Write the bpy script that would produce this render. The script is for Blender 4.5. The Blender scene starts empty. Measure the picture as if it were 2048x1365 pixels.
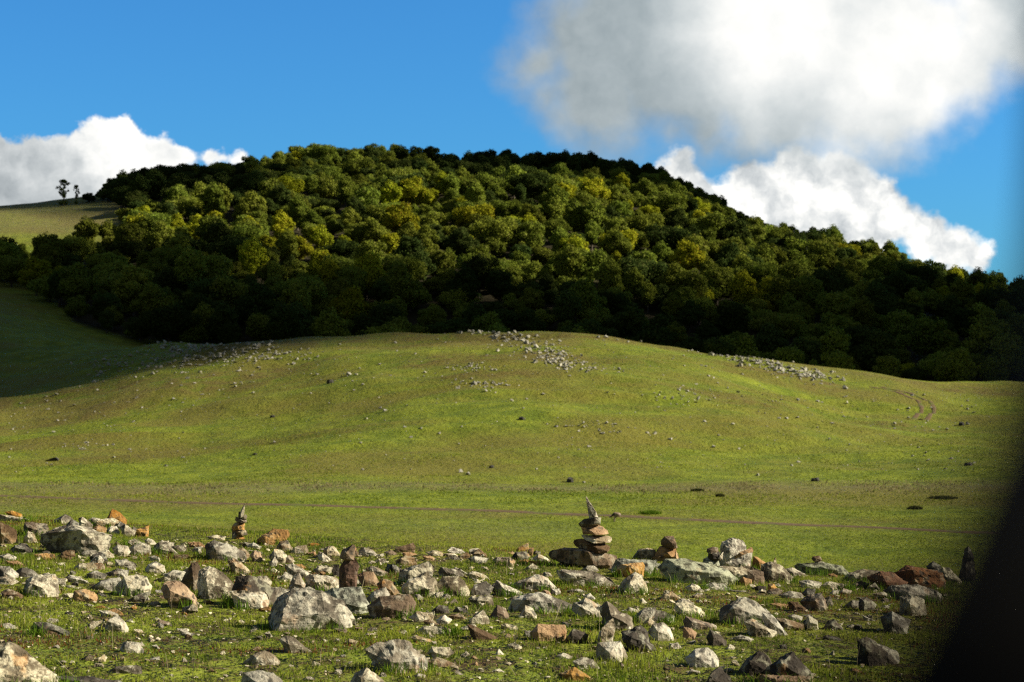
import bpy, bmesh, math, random
import numpy as np
from mathutils import Vector, Matrix, noise

R = math.radians
random.seed(7)
rng = np.random.default_rng(11)
SC = bpy.context.scene
COL = SC.collection

# ------------------------------------------------------------------ camera
F = 3982.0                       # focal length in photograph pixels (2048 wide)
HZ = 760.0                       # photograph row of the camera's level line
CAM_Z = 1.75
PITCH = math.atan((HZ - 682.5) / F)
cd = bpy.data.cameras.new('camera')
cam = bpy.data.objects.new('camera', cd)
COL.objects.link(cam)
cam.location = (0, 0, CAM_Z)
cam.rotation_euler = (R(90) + PITCH, 0, 0)
cd.sensor_width = 36.0
cd.lens = F / 2048.0 * 36.0
cd.clip_start = 0.02
cd.clip_end = 20000
cd.dof.use_dof = True
cd.dof.focus_distance = 16.5
cd.dof.aperture_fstop = 5.6
SC.camera = cam

# ------------------------------------------------------------------ light and sky
SUN_EL, SUN_AZ = R(29), R(90)    # azimuth clockwise from the view direction
SDIR = Vector((math.sin(SUN_AZ) * math.cos(SUN_EL), math.cos(SUN_AZ) * math.cos(SUN_EL), math.sin(SUN_EL)))
sl = bpy.data.lights.new('sun', 'SUN')
sl.energy = 5.0
sl.angle = R(0.53)
sl.color = (1.0, 0.90, 0.70)
sun = bpy.data.objects.new('sun', sl)
COL.objects.link(sun)
sun.location = (60, -10, 60)
sun.rotation_euler = SDIR.to_track_quat('Z', 'Y').to_euler()

SC.view_settings.view_transform = 'Standard'
SC.view_settings.look = 'None'
SC.view_settings.exposure = 0.85
SC.view_settings.gamma = 1.0
SC.view_settings.use_curve_mapping = False
SC.render.engine = 'CYCLES'
SC.cycles.max_bounces = 4
SC.cycles.diffuse_bounces = 2
SC.cycles.glossy_bounces = 2
SC.cycles.transparent_max_bounces = 4
SC.cycles.sample_clamp_indirect = 4.0
SC.cycles.sample_clamp_direct = 2.5
SC.cycles.use_denoising = False
SC.cycles.pixel_filter_type = 'BLACKMAN_HARRIS'
SC.cycles.filter_width = 1.3


class NT:
    """Short helper for building node trees."""
    def __init__(self, tree):
        self.t = tree; self.n = tree.nodes; self.l = tree.links

    def node(self, typ, **kw):
        nd = self.n.new(typ)
        for k, v in kw.items():
            setattr(nd, k, v)
        return nd

    def put(self, sock, v):
        if isinstance(v, bpy.types.NodeSocket):
            self.l.new(v, sock)
        elif v is not None:
            sock.default_value = v

    def math(self, op, a, b=None, c=None, clamp=False):
        nd = self.node('ShaderNodeMath', operation=op); nd.use_clamp = clamp
        self.put(nd.inputs[0], a); self.put(nd.inputs[1], b); self.put(nd.inputs[2], c)
        return nd.outputs[0]

    def vmath(self, op, a, b=None, scale=None):
        nd = self.node('ShaderNodeVectorMath', operation=op)
        self.put(nd.inputs[0], a); self.put(nd.inputs[1], b)
        if scale is not None:
            self.put(nd.inputs['Scale'], scale)
        return nd.outputs['Value'] if op in ('LENGTH', 'DISTANCE', 'DOT_PRODUCT') else nd.outputs[0]

    def ramp(self, v, lo, hi, a=0.0, b=1.0, smooth=True):
        nd = self.node('ShaderNodeMapRange'); nd.interpolation_type = 'SMOOTHSTEP' if smooth else 'LINEAR'
        self.put(nd.inputs['Value'], v)
        nd.inputs['From Min'].default_value = lo; nd.inputs['From Max'].default_value = hi
        self.put(nd.inputs['To Min'], a); self.put(nd.inputs['To Max'], b)
        return nd.outputs[0]

    def mix(self, fac, a, b):
        nd = self.node('ShaderNodeMix', data_type='RGBA')
        self.put(nd.inputs[0], fac); self.put(nd.inputs[6], a); self.put(nd.inputs[7], b)
        return nd.outputs[2]

    def noise(self, vec, scale, detail=4.0, rough=0.55, dist=0.0, color=False):
        nd = self.node('ShaderNodeTexNoise')
        self.put(nd.inputs['Vector'], vec)
        nd.inputs['Scale'].default_value = scale; nd.inputs['Detail'].default_value = detail
        nd.inputs['Roughness'].default_value = rough; nd.inputs['Distortion'].default_value = dist
        return nd.outputs['Color' if color else 0]

    def voronoi(self, vec, scale, feature='F1', out=0, rnd=1.0):
        nd = self.node('ShaderNodeTexVoronoi', feature=feature)
        self.put(nd.inputs['Vector'], vec); nd.inputs['Scale'].default_value = scale
        nd.inputs['Randomness'].default_value = rnd
        return nd.outputs[out]


def rgb(r, g, b):
    return (r, g, b, 1.0)


world = bpy.data.worlds.new('World')
SC.world = world
world.use_nodes = True
W = NT(world.node_tree)
W.n.clear()


def build_sky():
    sky = W.node('ShaderNodeTexSky', sky_type='NISHITA')
    sky.sun_disc = False
    sky.sun_elevation = SUN_EL
    sky.sun_rotation = SUN_AZ
    sky.altitude = 300
    sky.air_density = 1.0
    sky.dust_density = 0.9
    sky.ozone_density = 2.2
    tc = W.node('ShaderNodeTexCoord')
    sep = W.node('ShaderNodeSeparateXYZ')
    W.l.new(tc.outputs['Generated'], sep.inputs[0])
    ysafe = W.math('MAXIMUM', sep.outputs[1], 0.02)
    # directions laid out on a tangent plane of the north sky, in hundredths of the photograph's pixels
    k = F / 100.0
    U = W.math('MULTIPLY_ADD', W.math('DIVIDE', sep.outputs[0], ysafe), k, 10.24)
    V = W.math('MULTIPLY_ADD', W.math('DIVIDE', sep.outputs[2], ysafe), -k, HZ / 100.0)
    cmb = W.node('ShaderNodeCombineXYZ')
    W.l.new(U, cmb.inputs[0]); W.l.new(V, cmb.inputs[1])
    P = cmb.outputs[0]
    big = W.noise(P, 0.55, 5.0, 0.55, color=True)
    fine = W.noise(P, 2.6, 9.0, 0.58, color=True)
    wv = W.vmath('ADD', W.vmath('SCALE', W.vmath('SUBTRACT', big, (.5, .5, .5)), None, 0.9),
                 W.vmath('SCALE', W.vmath('SUBTRACT', fine, (.5, .5, .5)), None, 0.50))
    PW = W.vmath('ADD', P, wv)
    PS = W.vmath('ADD', P, W.vmath('SCALE', W.vmath('SUBTRACT', big, (.5, .5, .5)), None, 1.5))

    def field(p, blobs, k_s=0.25):
        cur = None
        for (x, y, r) in blobs:
            d = W.vmath('LENGTH', W.vmath('SUBTRACT', p, (x / 100, y / 100, 0)))
            f = W.math('SUBTRACT', r / 100.0, d)
            if cur is None:
                cur = f
            else:
                nd = W.node('ShaderNodeMath', operation='SMOOTH_MAX')
                W.put(nd.inputs[0], cur); W.put(nd.inputs[1], f); nd.inputs[2].default_value = k_s
                cur = nd.outputs[0]
        return cur

    left = [(-20, 345, 80), (60, 330, 62), (120, 345, 72), (190, 285, 62), (235, 262, 48), (245, 320, 72),
            (310, 330, 56), (350, 322, 42), (378, 320, 28), (430, 312, 27), (468, 314, 20), (90, 420, 120), (210, 400, 110)]
    right = [(1350, 350, 50), (1388, 372, 44), (1440, 405, 62), (1510, 395, 78), (1600, 380, 84), (1690, 372, 80),
             (1755, 380, 48), (1775, 440, 64), (1690, 460, 92), (1845, 470, 58), (1905, 500, 52), (1955, 522, 40), (1580, 460, 80)]
    grey = [(1085, 120, 85), (1090, 210, 50), (1220, 60, 170), (1200, 215, 120), (1360, 110, 200), (1400, 250, 100), (1560, 130, 210),
            (1590, 260, 85), (1750, 110, 220), (1690, 270, 65), (1850, 190, 120), (1910, 130, 120), (2010, 20, 160), (1600, -120, 330), (1510, 265, 70), (1620, 280, 75), (1725, 280, 75), (1800, 262, 80), (1120, 240, 60), (1140, 272, 50), (1235, 282, 60), (1330, 275, 55)]
    fl = field(PW, left); fr = field(PW, right)
    fg = field(PS, grey, 0.5)
    al = W.ramp(fl, 0.0, 0.15); ar = W.ramp(fr, -0.02, 0.20)
    # the near cloud has a softer, ragged edge
    nz = W.noise(P, 0.9, 6.0, 0.52)
    ag = W.ramp(W.math('ADD', fg, W.math('MULTIPLY', W.math('SUBTRACT', nz, 0.5), 0.8)), -0.25, 0.80)
    # brightness inside the clouds
    puff = W.noise(W.vmath('ADD', P, W.vmath('SCALE', fine, None, 0.35)), 1.15, 6.0, 0.55)
    puff2 = W.noise(W.vmath('ADD', W.vmath('ADD', P, (-0.25, 0.22, 0)), W.vmath('SCALE', fine, None, 0.35)), 1.15, 6.0, 0.55)
    rel = W.math('MULTIPLY', W.math('SUBTRACT', puff, puff2), 2.2)
    # left cumulus: grey body low on the left, white tower
    lt = W.ramp(field(PW, [(215, 275, 95), (330, 330, 95), (440, 310, 60), (265, 345, 85)], 0.3), -0.30, 0.45)
    lb = W.math('ADD', W.math('MULTIPLY_ADD', lt, 0.42, 0.62), W.math('MULTIPLY', rel, 0.35))
    rb = W.math('ADD', 0.90, W.math('MULTIPLY', rel, 0.75))
    gb0 = W.ramp(field(PS, [(1560, 40, 190), (1760, 130, 150), (1880, 190, 120), (1850, 60, 170), (1700, 290, 50)], 0.5), -1.3, 1.3)
    gb = W.math('ADD', W.math('MULTIPLY_ADD', gb0, 0.50, 0.52), W.math('MULTIPLY', rel, 0.10))

    def tint(b, warm, cool):
        f = W.ramp(b, 0.35, 1.0, smooth=False)
        c = W.mix(f, cool, warm)
        s = W.node('ShaderNodeMix', data_type='RGBA', blend_type='MULTIPLY'); s.inputs[0].default_value = 1
        W.put(s.inputs[6], c)
        v = W.node('ShaderNodeCombineXYZ')
        for i in range(3):
            W.l.new(b, v.inputs[i])
        W.l.new(v.outputs[0], s.inputs[7])
        return s.outputs[2]

    SKY_S = 0.082
    scl = W.node('ShaderNodeMix', data_type='RGBA', blend_type='MULTIPLY'); scl.inputs[0].default_value = 1
    W.l.new(sky.outputs[0], scl.inputs[6]); scl.inputs[7].default_value = (0.20, 0.62, 1.02, 1)
    c = scl.outputs[2]
    gain = 0.56 / SKY_S
    def lit(b):
        return W.math('MULTIPLY', W.math('MAXIMUM', b, 0.05), gain)
    ldir = W.ramp(sep.outputs[1], 0.02, 0.3)
    for a, b, cool in ((al, lb, (0.80, 0.90, 0.96, 1)), (ar, rb, (0.82, 0.92, 1.0, 1)), (ag, gb, (0.62, 0.78, 0.86, 1))):
        t = tint(b, (1.0, 1.0, 0.97, 1), cool)
        g = W.vmath('SCALE', t, None, gain)
        c = W.mix(W.math('MULTIPLY', a, ldir), c, g)
    # dark grey cover added to the unseen sky overhead and behind, dimming ambient light
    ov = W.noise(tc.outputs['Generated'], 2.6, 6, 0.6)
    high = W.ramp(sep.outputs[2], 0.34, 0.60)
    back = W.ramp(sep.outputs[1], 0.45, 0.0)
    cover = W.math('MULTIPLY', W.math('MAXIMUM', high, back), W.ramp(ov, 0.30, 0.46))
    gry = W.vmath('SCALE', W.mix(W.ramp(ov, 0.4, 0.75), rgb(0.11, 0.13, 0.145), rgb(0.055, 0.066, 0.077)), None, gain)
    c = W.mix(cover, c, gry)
    bg = W.node('ShaderNodeBackground')
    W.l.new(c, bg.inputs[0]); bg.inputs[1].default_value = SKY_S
    out = W.node('ShaderNodeOutputWorld')
    W.l.new(bg.outputs[0], out.inputs[0])


build_sky()


# ------------------------------------------------------------------ naming helpers
def tag(o, label=None, cat=None, group=None, kind=None):
    for k, v in (('label', label), ('category', cat), ('group', group), ('kind', kind)):
        if v:
            o[k] = v
    return o


def mesh_np(name, verts, faces_flat, loop_tot, mat, smooth=False):
    """A mesh from numpy arrays: verts (n,3), faces_flat vertex indices, loop_tot corners per face."""
    me = bpy.data.meshes.new(name)
    nv, nl, nf = len(verts), len(faces_flat), len(loop_tot)
    me.vertices.add(nv); me.vertices.foreach_set('co', np.asarray(verts, np.float32).ravel())
    me.loops.add(nl); me.loops.foreach_set('vertex_index', np.asarray(faces_flat, np.int32))
    me.polygons.add(nf)
    starts = np.concatenate(([0], np.cumsum(loop_tot)[:-1])).astype(np.int32)
    me.polygons.foreach_set('loop_start', starts)
    me.polygons.foreach_set('loop_total', np.asarray(loop_tot, np.int32))
    me.polygons.foreach_set('use_smooth', np.full(nf, smooth, bool))
    me.update(calc_edges=True)
    if mat:
        me.materials.append(mat)
    return me


def link(name, me, parent=None, loc=(0, 0, 0), rot=(0, 0, 0), scale=(1, 1, 1)):
    o = bpy.data.objects.new(name, me)
    COL.objects.link(o)
    o.location = loc; o.rotation_euler = rot; o.scale = scale
    if parent:
        o.parent = parent
    return o


# ------------------------------------------------------------------ terrain
TP = np.array([-500, 0, 250, 550, 800, 1024, 1300, 1550, 1750, 2048, 2600], float)
TY = np.array([0, 50, 82, 116, 150, 190, 230, 262, 290, 330, 380, 450, 550, 600, 650, 720, 800, 1000, 1500, 3000], float)
TZ = np.array([
    [-6.6] * 11,
    [-6.6] * 11,
    [-7.0] * 11,
    [-7.0] * 11,
    [-7, -7, -6.9, -6.8, -6.7, -6.7, -6.7, -6.8, -6.8, -6.7, -6.7],
    [-6.6, -6.0, -5.2, -4.2, -3.5, -3.3, -3.5, -4.2, -5.0, -5.2, -5.2],
    [-6.0, -4.9, -3.0, -0.6, 1.2, 1.6, 1.0, -0.9, -3.1, -3.6, -3.6],
    [-5.2, -3.9, -0.9, 2.7, 4.7, 5.2, 4.2, 1.4, -1.3, -2.2, -2.4],
    [-4.2, -2.8, 1.2, 5.1, 6.6, 7.0, 6.0, 2.7, -0.1, -1.2, -2.0],
    [3.5, 1.7, 4.6, 4.8, 4.6, 5.0, 3.6, 0.4, -1.8, -1.5, -2.0],
    [19, 11.4, 6.4, 4.2, 0.0, 0.0, -2.0, -3.0, -2.0, -1.6, -2.0],
    [31, 20, 19, 20, 18, 17, 14, 10, 9, 7, 3],
    [47, 43, 42, 44, 43, 42, 38, 29, 26, 19, 9],
    [53, 53.5, 54, 53, 53, 53, 49, 37, 31, 20, 10],
    [57, 56.5, 60.5, 64, 64, 65, 59.5, 44, 36.5, 20, 10],
    [58, 55, 62, 73.5, 75.5, 76, 70, 44, 34.5, 19.5, 9],
    [54, 50, 58, 71.5, 73.5, 73.5, 68, 37, 28, 14, 5],
    [40, 38, 40, 50, 52, 50, 45, 22, 16, 10, 2],
    [10, 10, 10, 10, 10, 10, 8, 5, 2, 0, -5],
    [-7] * 11], float)


def _dense():
    gy = np.concatenate((np.arange(0, 820, 4.0), np.arange(820, 3001, 40.0)))
    gp = np.arange(-500, 2601, 40.0)
    # shape-preserving cubic along y, then along px
    def pchip(x, y, xi):
        h = np.diff(x); d = np.diff(y, axis=0) / h[:, None]
        m = np.zeros_like(y)
        w1 = 2 * h[1:] + h[:-1]; w2 = h[1:] + 2 * h[:-1]
        with np.errstate(divide='ignore', invalid='ignore'):
            mm = (w1 + w2)[:, None] / (w1[:, None] / d[:-1] + w2[:, None] / d[1:])
        mm[~np.isfinite(mm)] = 0; mm[(d[:-1] * d[1:]) <= 0] = 0
        m[1:-1] = mm; m[0] = d[0]; m[-1] = d[-1]
        k = np.clip(np.searchsorted(x, xi, side='right') - 1, 0, len(x) - 2)
        t = ((xi - x[k]) / h[k])[:, None]; H = h[k][:, None]
        return ((1 + 2 * t) * (1 - t) ** 2 * y[k] + t * (1 - t) ** 2 * H * m[k]
                + t * t * (3 - 2 * t) * y[k + 1] + t * t * (t - 1) * H * m[k + 1])
    a = pchip(TY, TZ, gy)
    b = pchip(TP, a.T, gp).T
    return gy, gp, b


GY, GP, GZ = _dense()


def _vnoise(x, y, seed):
    """Smooth value noise on a lattice, numpy."""
    xi = np.floor(x).astype(np.int64); yi = np.floor(y).astype(np.int64)
    fx = x - xi; fy = y - yi
    fx = fx * fx * (3 - 2 * fx); fy = fy * fy * (3 - 2 * fy)
    def h(a, b):
        n = (a * 374761393 + b * 668265263 + seed * 974634777) & 0x7fffffff
        n = ((n ^ (n >> 13)) * 1274126177) & 0x7fffffff
        n = n ^ (n >> 16)
        return (n & 0xffff) / 65535.0
    return (h(xi, yi) * (1 - fx) + h(xi + 1, yi) * fx) * (1 - fy) + (h(xi, yi + 1) * (1 - fx) + h(xi + 1, yi + 1) * fx) * fy


def fbm(x, y, seed, octs=3):
    s = 0; a = 1.0; t = 0
    for i in range(octs):
        s = s + a * (_vnoise(x * 2 ** i + 17.3 * i, y * 2 ** i - 9.1 * i, seed + i) - 0.5); t += a; a *= 0.5
    return s / t * 2


YC_P = [-400, 0, 500, 1000, 1650, 2048, 2600]
YC_Y = [24, 23, 21, 20.2, 19, 18.2, 17.5]


def zfun(x, y):
    """Ground height above the knoll's datum."""
    x = np.asarray(x, float); y = np.asarray(y, float)
    r = np.hypot(x, y); th = np.arctan2(x, y)
    tc = np.clip(th, -0.38, 0.38)
    dep = r * np.cos(tc)
    px = 1024 + F * np.tan(tc)
    iy = np.interp(dep, GY, np.arange(len(GY))); ip = np.interp(px, GP, np.arange(len(GP)))
    y0 = np.clip(iy.astype(int), 0, len(GY) - 2); p0 = np.clip(ip.astype(int), 0, len(GP) - 2)
    fy = iy - y0; fp = ip - p0
    zt = (GZ[y0, p0] * (1 - fy) + GZ[y0 + 1, p0] * fy) * (1 - fp) + (GZ[y0, p0 + 1] * (1 - fy) + GZ[y0 + 1, p0 + 1] * fy) * fp
    far = np.clip((np.abs(th) - 0.7) / 0.8, 0, 1); far = far * far * (3 - 2 * far)
    zt = zt * (1 - far) + (-7.0) * far
    hill = np.clip((dep - 120) / 60, 0, 1) * np.clip((420 - dep) / 60, 0, 1)
    zt = zt + fbm(x / 26, y / 34, 3, 3) * 2.2 * hill + fbm(x / 7, y / 9, 5, 2) * 0.10 * np.clip((dep - 60) / 40, 0, 1) * np.clip((420 - dep) / 60, 0, 1)
    zt = zt + (fbm(x / 34, y / 4.6, 13, 3) * 0.6 + fbm(x / 11, y / 2.2, 15, 2) * 0.12) * hill
    zt = zt + fbm(x / 60, y / 60, 8, 3) * 5.0 * np.clip((dep - 420) / 120, 0, 1) * np.clip((900 - dep) / 300, 0, 1)
    yc = np.interp(px, YC_P, YC_Y)
    zk = -1.75 - 0.035 * np.clip(x, -14, 14) + fbm(x / 2.3, y / 2.3, 21, 3) * 0.07 - 0.0 * y
    e = np.maximum(0, dep - yc)
    zk = zk - 0.30 * e * e / (e + 3.0)
    k = 0.5
    m = np.maximum(zk, zt)
    z = m + np.log(np.exp(-np.abs(zk - zt) / k) + 1) * k - 0.0
    z = np.where(zk - zt > 4, zk, np.where(zk - zt < -4, zt, z))
    return z + CAM_Z


def zpt(x, y):
    return float(zfun(np.array([x]), np.array([y]))[0])


CP, SP = math.cos(PITCH), math.sin(PITCH)


def ray(px, py):
    a = (px - 1024) / F; b = (682.5 - py) / F
    return Vector((a, CP - b * SP, SP + b * CP))       # y is close to 1


def hit(px, py, y0, y1, n=600):
    """First meeting of the sight line with the ground between depths y0 and y1, or None."""
    d = ray(px, py)
    t = np.geomspace(y0, y1, n) / d.y
    g = CAM_Z + t * d.z - zfun(t * d.x, t * d.y)
    w = np.where(g <= 0)[0]
    if len(w) == 0:
        return None
    i = w[0]
    if i == 0:
        tt = t[0]
    else:
        f = g[i - 1] / (g[i - 1] - g[i]); tt = t[i - 1] + f * (t[i] - t[i - 1])
    return Vector((d.x * tt, d.y * tt, zpt(d.x * tt, d.y * tt)))


def to_px(x, y, z):
    """Photograph position of a world point."""
    zc = y * CP + (z - CAM_Z) * SP
    up = -y * SP + (z - CAM_Z) * CP
    return 1024 + F * x / zc, 682.5 - F * up / zc


# ------------------------------------------------------------------ materials
def mat_new(name):
    m = bpy.data.materials.new(name); m.use_nodes = True
    nt = NT(m.node_tree); nt.n.clear()
    out = nt.node('ShaderNodeOutputMaterial')
    bs = nt.node('ShaderNodeBsdfPrincipled')
    nt.l.new(bs.outputs[0], out.inputs[0])
    bs.inputs['Specular IOR Level'].default_value = 0.25
    return m, nt, bs


def bump(nt, h, strength, dist, bs):
    b = nt.node('ShaderNodeBump'); b.inputs['Strength'].default_value = strength; b.inputs['Distance'].default_value = dist
    nt.put(b.inputs['Height'], h)
    nt.l.new(b.outputs[0], bs.inputs['Normal'])


def make_ground_mat():
    m, nt, bs = mat_new('grassland')
    geo = nt.node('ShaderNodeNewGeometry'); P = geo.outputs['Position']
    at = nt.node('ShaderNodeVertexColor'); at.layer_name = 'dry'
    sep = nt.node('ShaderNodeSeparateColor'); nt.l.new(at.outputs[0], sep.inputs[0])
    n1 = nt.noise(P, 0.045, 6, 0.62); n2 = nt.noise(P, 0.35, 5, 0.65); n3 = nt.noise(P, 2.6, 4, 0.7); n4 = nt.noise(P, 14.0, 3, 0.7)
    g = nt.mix(nt.ramp(n2, 0.35, 0.65), rgb(0.118, 0.160, 0.015), rgb(0.215, 0.252, 0.024))
    g = nt.mix(nt.ramp(n1, 0.42, 0.62), g, rgb(0.170, 0.160, 0.028))
    g = nt.mix(nt.ramp(n3, 0.60, 0.74), g, rgb(0.075, 0.090, 0.014))
    g = nt.mix(nt.ramp(n3, 0.44, 0.30), g, rgb(0.175, 0.195, 0.040))
    dry = nt.math('MULTIPLY', sep.outputs[0], nt.ramp(n2, 0.30, 0.62))
    g = nt.mix(dry, g, rgb(0.135, 0.108, 0.030))
    straw = nt.math('MULTIPLY', sep.outputs[1], nt.ramp(n3, 0.36, 0.60))
    g = nt.mix(straw, g, rgb(0.165, 0.140, 0.070))
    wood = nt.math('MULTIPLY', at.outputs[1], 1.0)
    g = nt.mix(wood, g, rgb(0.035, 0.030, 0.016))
    near = nt.math('MULTIPLY', sep.outputs[2], nt.ramp(n3, 0.40, 0.62))
    g = nt.mix(near, g, rgb(0.070, 0.048, 0.022))
    g = nt.mix(nt.math('MULTIPLY', sep.outputs[2], nt.ramp(n4, 0.52, 0.66)), g, rgb(0.110, 0.140, 0.022))
    nt.l.new(g, bs.inputs['Base Color'])
    bs.inputs['Roughness'].default_value = 0.9
    bs.inputs['Specular IOR Level'].default_value = 0.1
    h = nt.math('ADD', nt.math('MULTIPLY', n3, 0.55), nt.math('ADD', nt.math('MULTIPLY', n4, 0.12), nt.math('MULTIPLY', n2, 1.2)))
    bump(nt, h, 0.9, 0.55, bs)
    return m


def make_soil_mat(name, c1, c2):
    m, nt, bs = mat_new(name)
    geo = nt.node('ShaderNodeNewGeometry'); P = geo.outputs['Position']
    n = nt.noise(P, 3.0, 5, 0.7); n2 = nt.noise(P, 0.5, 4, 0.6)
    c = nt.mix(nt.ramp(n, 0.4, 0.62), c1, c2)
    c = nt.mix(nt.ramp(n2, 0.50, 0.64), c, rgb(0.100, 0.115, 0.018))
    nt.l.new(c, bs.inputs['Base Color']); bs.inputs['Roughness'].default_value = 0.95
    bump(nt, n, 0.6, 0.1, bs)
    return m


def make_rock_mat(name, base, dark, lichen, l_amt, spot=rgb(0.035, 0.034, 0.030), orange=0.10, strata=0.35):
    m, nt, bs = mat_new(name)
    tc = nt.node('ShaderNodeTexCoord'); oi = nt.node('ShaderNodeObjectInfo')
    off = nt.vmath('SCALE', (31.0, 17.0, 11.0), None, oi.outputs['Random'])
    P = nt.vmath('ADD', tc.outputs['Object'], off)
    n1 = nt.noise(P, 3.2, 6, 0.62); n2 = nt.noise(P, 11.0, 6, 0.68); n3 = nt.noise(P, 42.0, 4, 0.7); n5 = nt.noise(P, 5.5, 3, 0.5)
    c = nt.mix(nt.ramp(n1, 0.38, 0.58), dark, base)
    st = nt.node('ShaderNodeMapping'); st.inputs['Rotation'].default_value = (0.5, 0.35, 0.2); st.inputs['Scale'].default_value = (1.5, 1.5, 22.0)
    nt.l.new(P, st.inputs['Vector'])
    ns = nt.noise(st.outputs[0], 1.6, 4, 0.6, 0.3)
    c = nt.mix(nt.math('MULTIPLY', nt.ramp(ns, 0.52, 0.62), strata), c, dark)
    lm = nt.ramp(nt.math('ADD', nt.math('MULTIPLY', n2, 0.6), nt.math('MULTIPLY', n1, 0.4)), 0.56 - 0.16 * l_amt, 0.64 - 0.16 * l_amt)
    lm = nt.math('MULTIPLY', lm, nt.ramp(n3, 0.30, 0.55, 0.45, 1.0))
    c = nt.mix(lm, c, lichen)
    vs = nt.voronoi(nt.vmath('ADD', P, nt.vmath('SCALE', nt.noise(P, 9, 2, 0.5, color=True), None, 0.12)), 15.0)
    sp = nt.math('MULTIPLY', nt.ramp(vs, 0.42, 0.26), nt.ramp(n1, 0.40, 0.56))
    c = nt.mix(nt.math('MULTIPLY', sp, 0.8), c, spot)
    om = nt.math('MULTIPLY', nt.ramp(n5, 0.64, 0.70), nt.ramp(n2, 0.45, 0.6))
    c = nt.mix(nt.math('MULTIPLY', om, orange * 4), c, rgb(0.42, 0.17, 0.035))
    hsv = nt.node('ShaderNodeHueSaturation')
    nt.put(hsv.inputs['Value'], nt.ramp(oi.outputs['Random'], 0, 1, 0.78, 1.18, False))
    r2 = nt.math('FRACT', nt.math('MULTIPLY', oi.outputs['Random'], 7.31))
    nt.put(hsv.inputs['Saturation'], nt.ramp(r2, 0, 1, 0.75, 1.25, False))
    nt.l.new(c, hsv.inputs['Color'])
    nt.l.new(hsv.outputs[0], bs.inputs['Base Color'])
    bs.inputs['Roughness'].default_value = 0.88
    bs.inputs['Specular IOR Level'].default_value = 0.2
    h = nt.math('ADD', nt.math('MULTIPLY', n2, 0.7), nt.math('ADD', nt.math('MULTIPLY', n3, 0.25), nt.math('MULTIPLY', ns, 0.5)))
    bump(nt, h, 0.75, 0.035, bs)
    return m


GROUND = make_ground_mat()
LIC = rgb(0.55, 0.51, 0.395)
ROCK = {
    'g': make_rock_mat('grey_lichen_rock', rgb(0.33, 0.288, 0.215), rgb(0.11, 0.09, 0.065), LIC, 0.62),
    'p': make_rock_mat('pale_rock', rgb(0.50, 0.425, 0.295), rgb(0.24, 0.19, 0.125), rgb(0.59, 0.545, 0.42), 0.7),
    't': make_rock_mat('tan_rock', rgb(0.44, 0.275, 0.125), rgb(0.27, 0.15, 0.065), rgb(0.44, 0.36, 0.23), 0.15, orange=0.08),
    'b': make_rock_mat('brown_rock', rgb(0.245, 0.172, 0.108), rgb(0.105, 0.07, 0.044), rgb(0.38, 0.33, 0.24), 0.4),
    'd': make_rock_mat('dark_rock', rgb(0.10, 0.083, 0.065), rgb(0.040, 0.033, 0.027), rgb(0.29, 0.28, 0.215), 0.45),
    'r': make_rock_mat('rust_rock', rgb(0.205, 0.108, 0.060), rgb(0.13, 0.065, 0.038), rgb(0.30, 0.24, 0.17), 0.15, orange=0.02),
    'l': make_rock_mat('greenish_lichen_rock', rgb(0.21, 0.205, 0.15), rgb(0.085, 0.083, 0.062), rgb(0.37, 0.38, 0.285), 0.8, orange=0.03),
}


def make_leaf_mat(name, c1, c2, c3):
    m, nt, bs = mat_new(name)
    nt.n.remove(bs)
    out = [n for n in nt.n if n.type == 'OUTPUT_MATERIAL'][0]
    oi = nt.node('ShaderNodeObjectInfo'); geo = nt.node('ShaderNodeNewGeometry')
    at = nt.node('ShaderNodeVertexColor'); at.layer_name = 'leaf'
    sp = nt.node('ShaderNodeSeparateColor'); nt.l.new(at.outputs[0], sp.inputs[0])
    c = nt.mix(sp.outputs[0], c1, c2)
    c = nt.mix(nt.math('MULTIPLY', sp.outputs[1], 0.7), c, c3)
    hsv = nt.node('ShaderNodeHueSaturation'); nt.l.new(c, hsv.inputs['Color'])
    nt.put(hsv.inputs['Value'], nt.ramp(oi.outputs['Random'], 0, 1, 0.70, 1.35, False))
    r2 = nt.math('FRACT', nt.math('MULTIPLY', oi.outputs['Random'], 13.7))
    nt.put(hsv.inputs['Hue'], nt.ramp(r2, 0, 1, 0.485, 0.512, False))
    df = nt.node('ShaderNodeBsdfDiffuse'); tr = nt.node('ShaderNodeBsdfTranslucent')
    nt.l.new(hsv.outputs[0], df.inputs[0]); nt.l.new(hsv.outputs[0], tr.inputs[0])
    mx = nt.node('ShaderNodeMixShader'); mx.inputs[0].default_value = 0.22
    nt.l.new(df.outputs[0], mx.inputs[1]); nt.l.new(tr.outputs[0], mx.inputs[2])
    nt.l.new(mx.outputs[0], out.inputs[0])
    return m


LEAF = {
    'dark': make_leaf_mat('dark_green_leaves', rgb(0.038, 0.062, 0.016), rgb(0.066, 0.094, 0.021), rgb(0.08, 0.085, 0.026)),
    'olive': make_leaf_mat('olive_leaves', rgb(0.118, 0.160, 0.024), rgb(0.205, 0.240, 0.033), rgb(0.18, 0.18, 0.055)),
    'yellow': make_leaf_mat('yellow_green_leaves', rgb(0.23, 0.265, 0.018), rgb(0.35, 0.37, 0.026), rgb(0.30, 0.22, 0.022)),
    'grey': make_leaf_mat('grey_twigs', rgb(0.14, 0.13, 0.10), rgb(0.19, 0.17, 0.13), rgb(0.12, 0.12, 0.07)),
}
BARK, _nt, _bs = mat_new('bark')
_n = _nt.noise(_nt.node('ShaderNodeTexCoord').outputs['Object'], 6, 5, 0.7)
_nt.l.new(_nt.mix(_nt.ramp(_n, 0.35, 0.65), rgb(0.05, 0.04, 0.03), rgb(0.12, 0.10, 0.08)), _bs.inputs['Base Color'])
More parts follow.
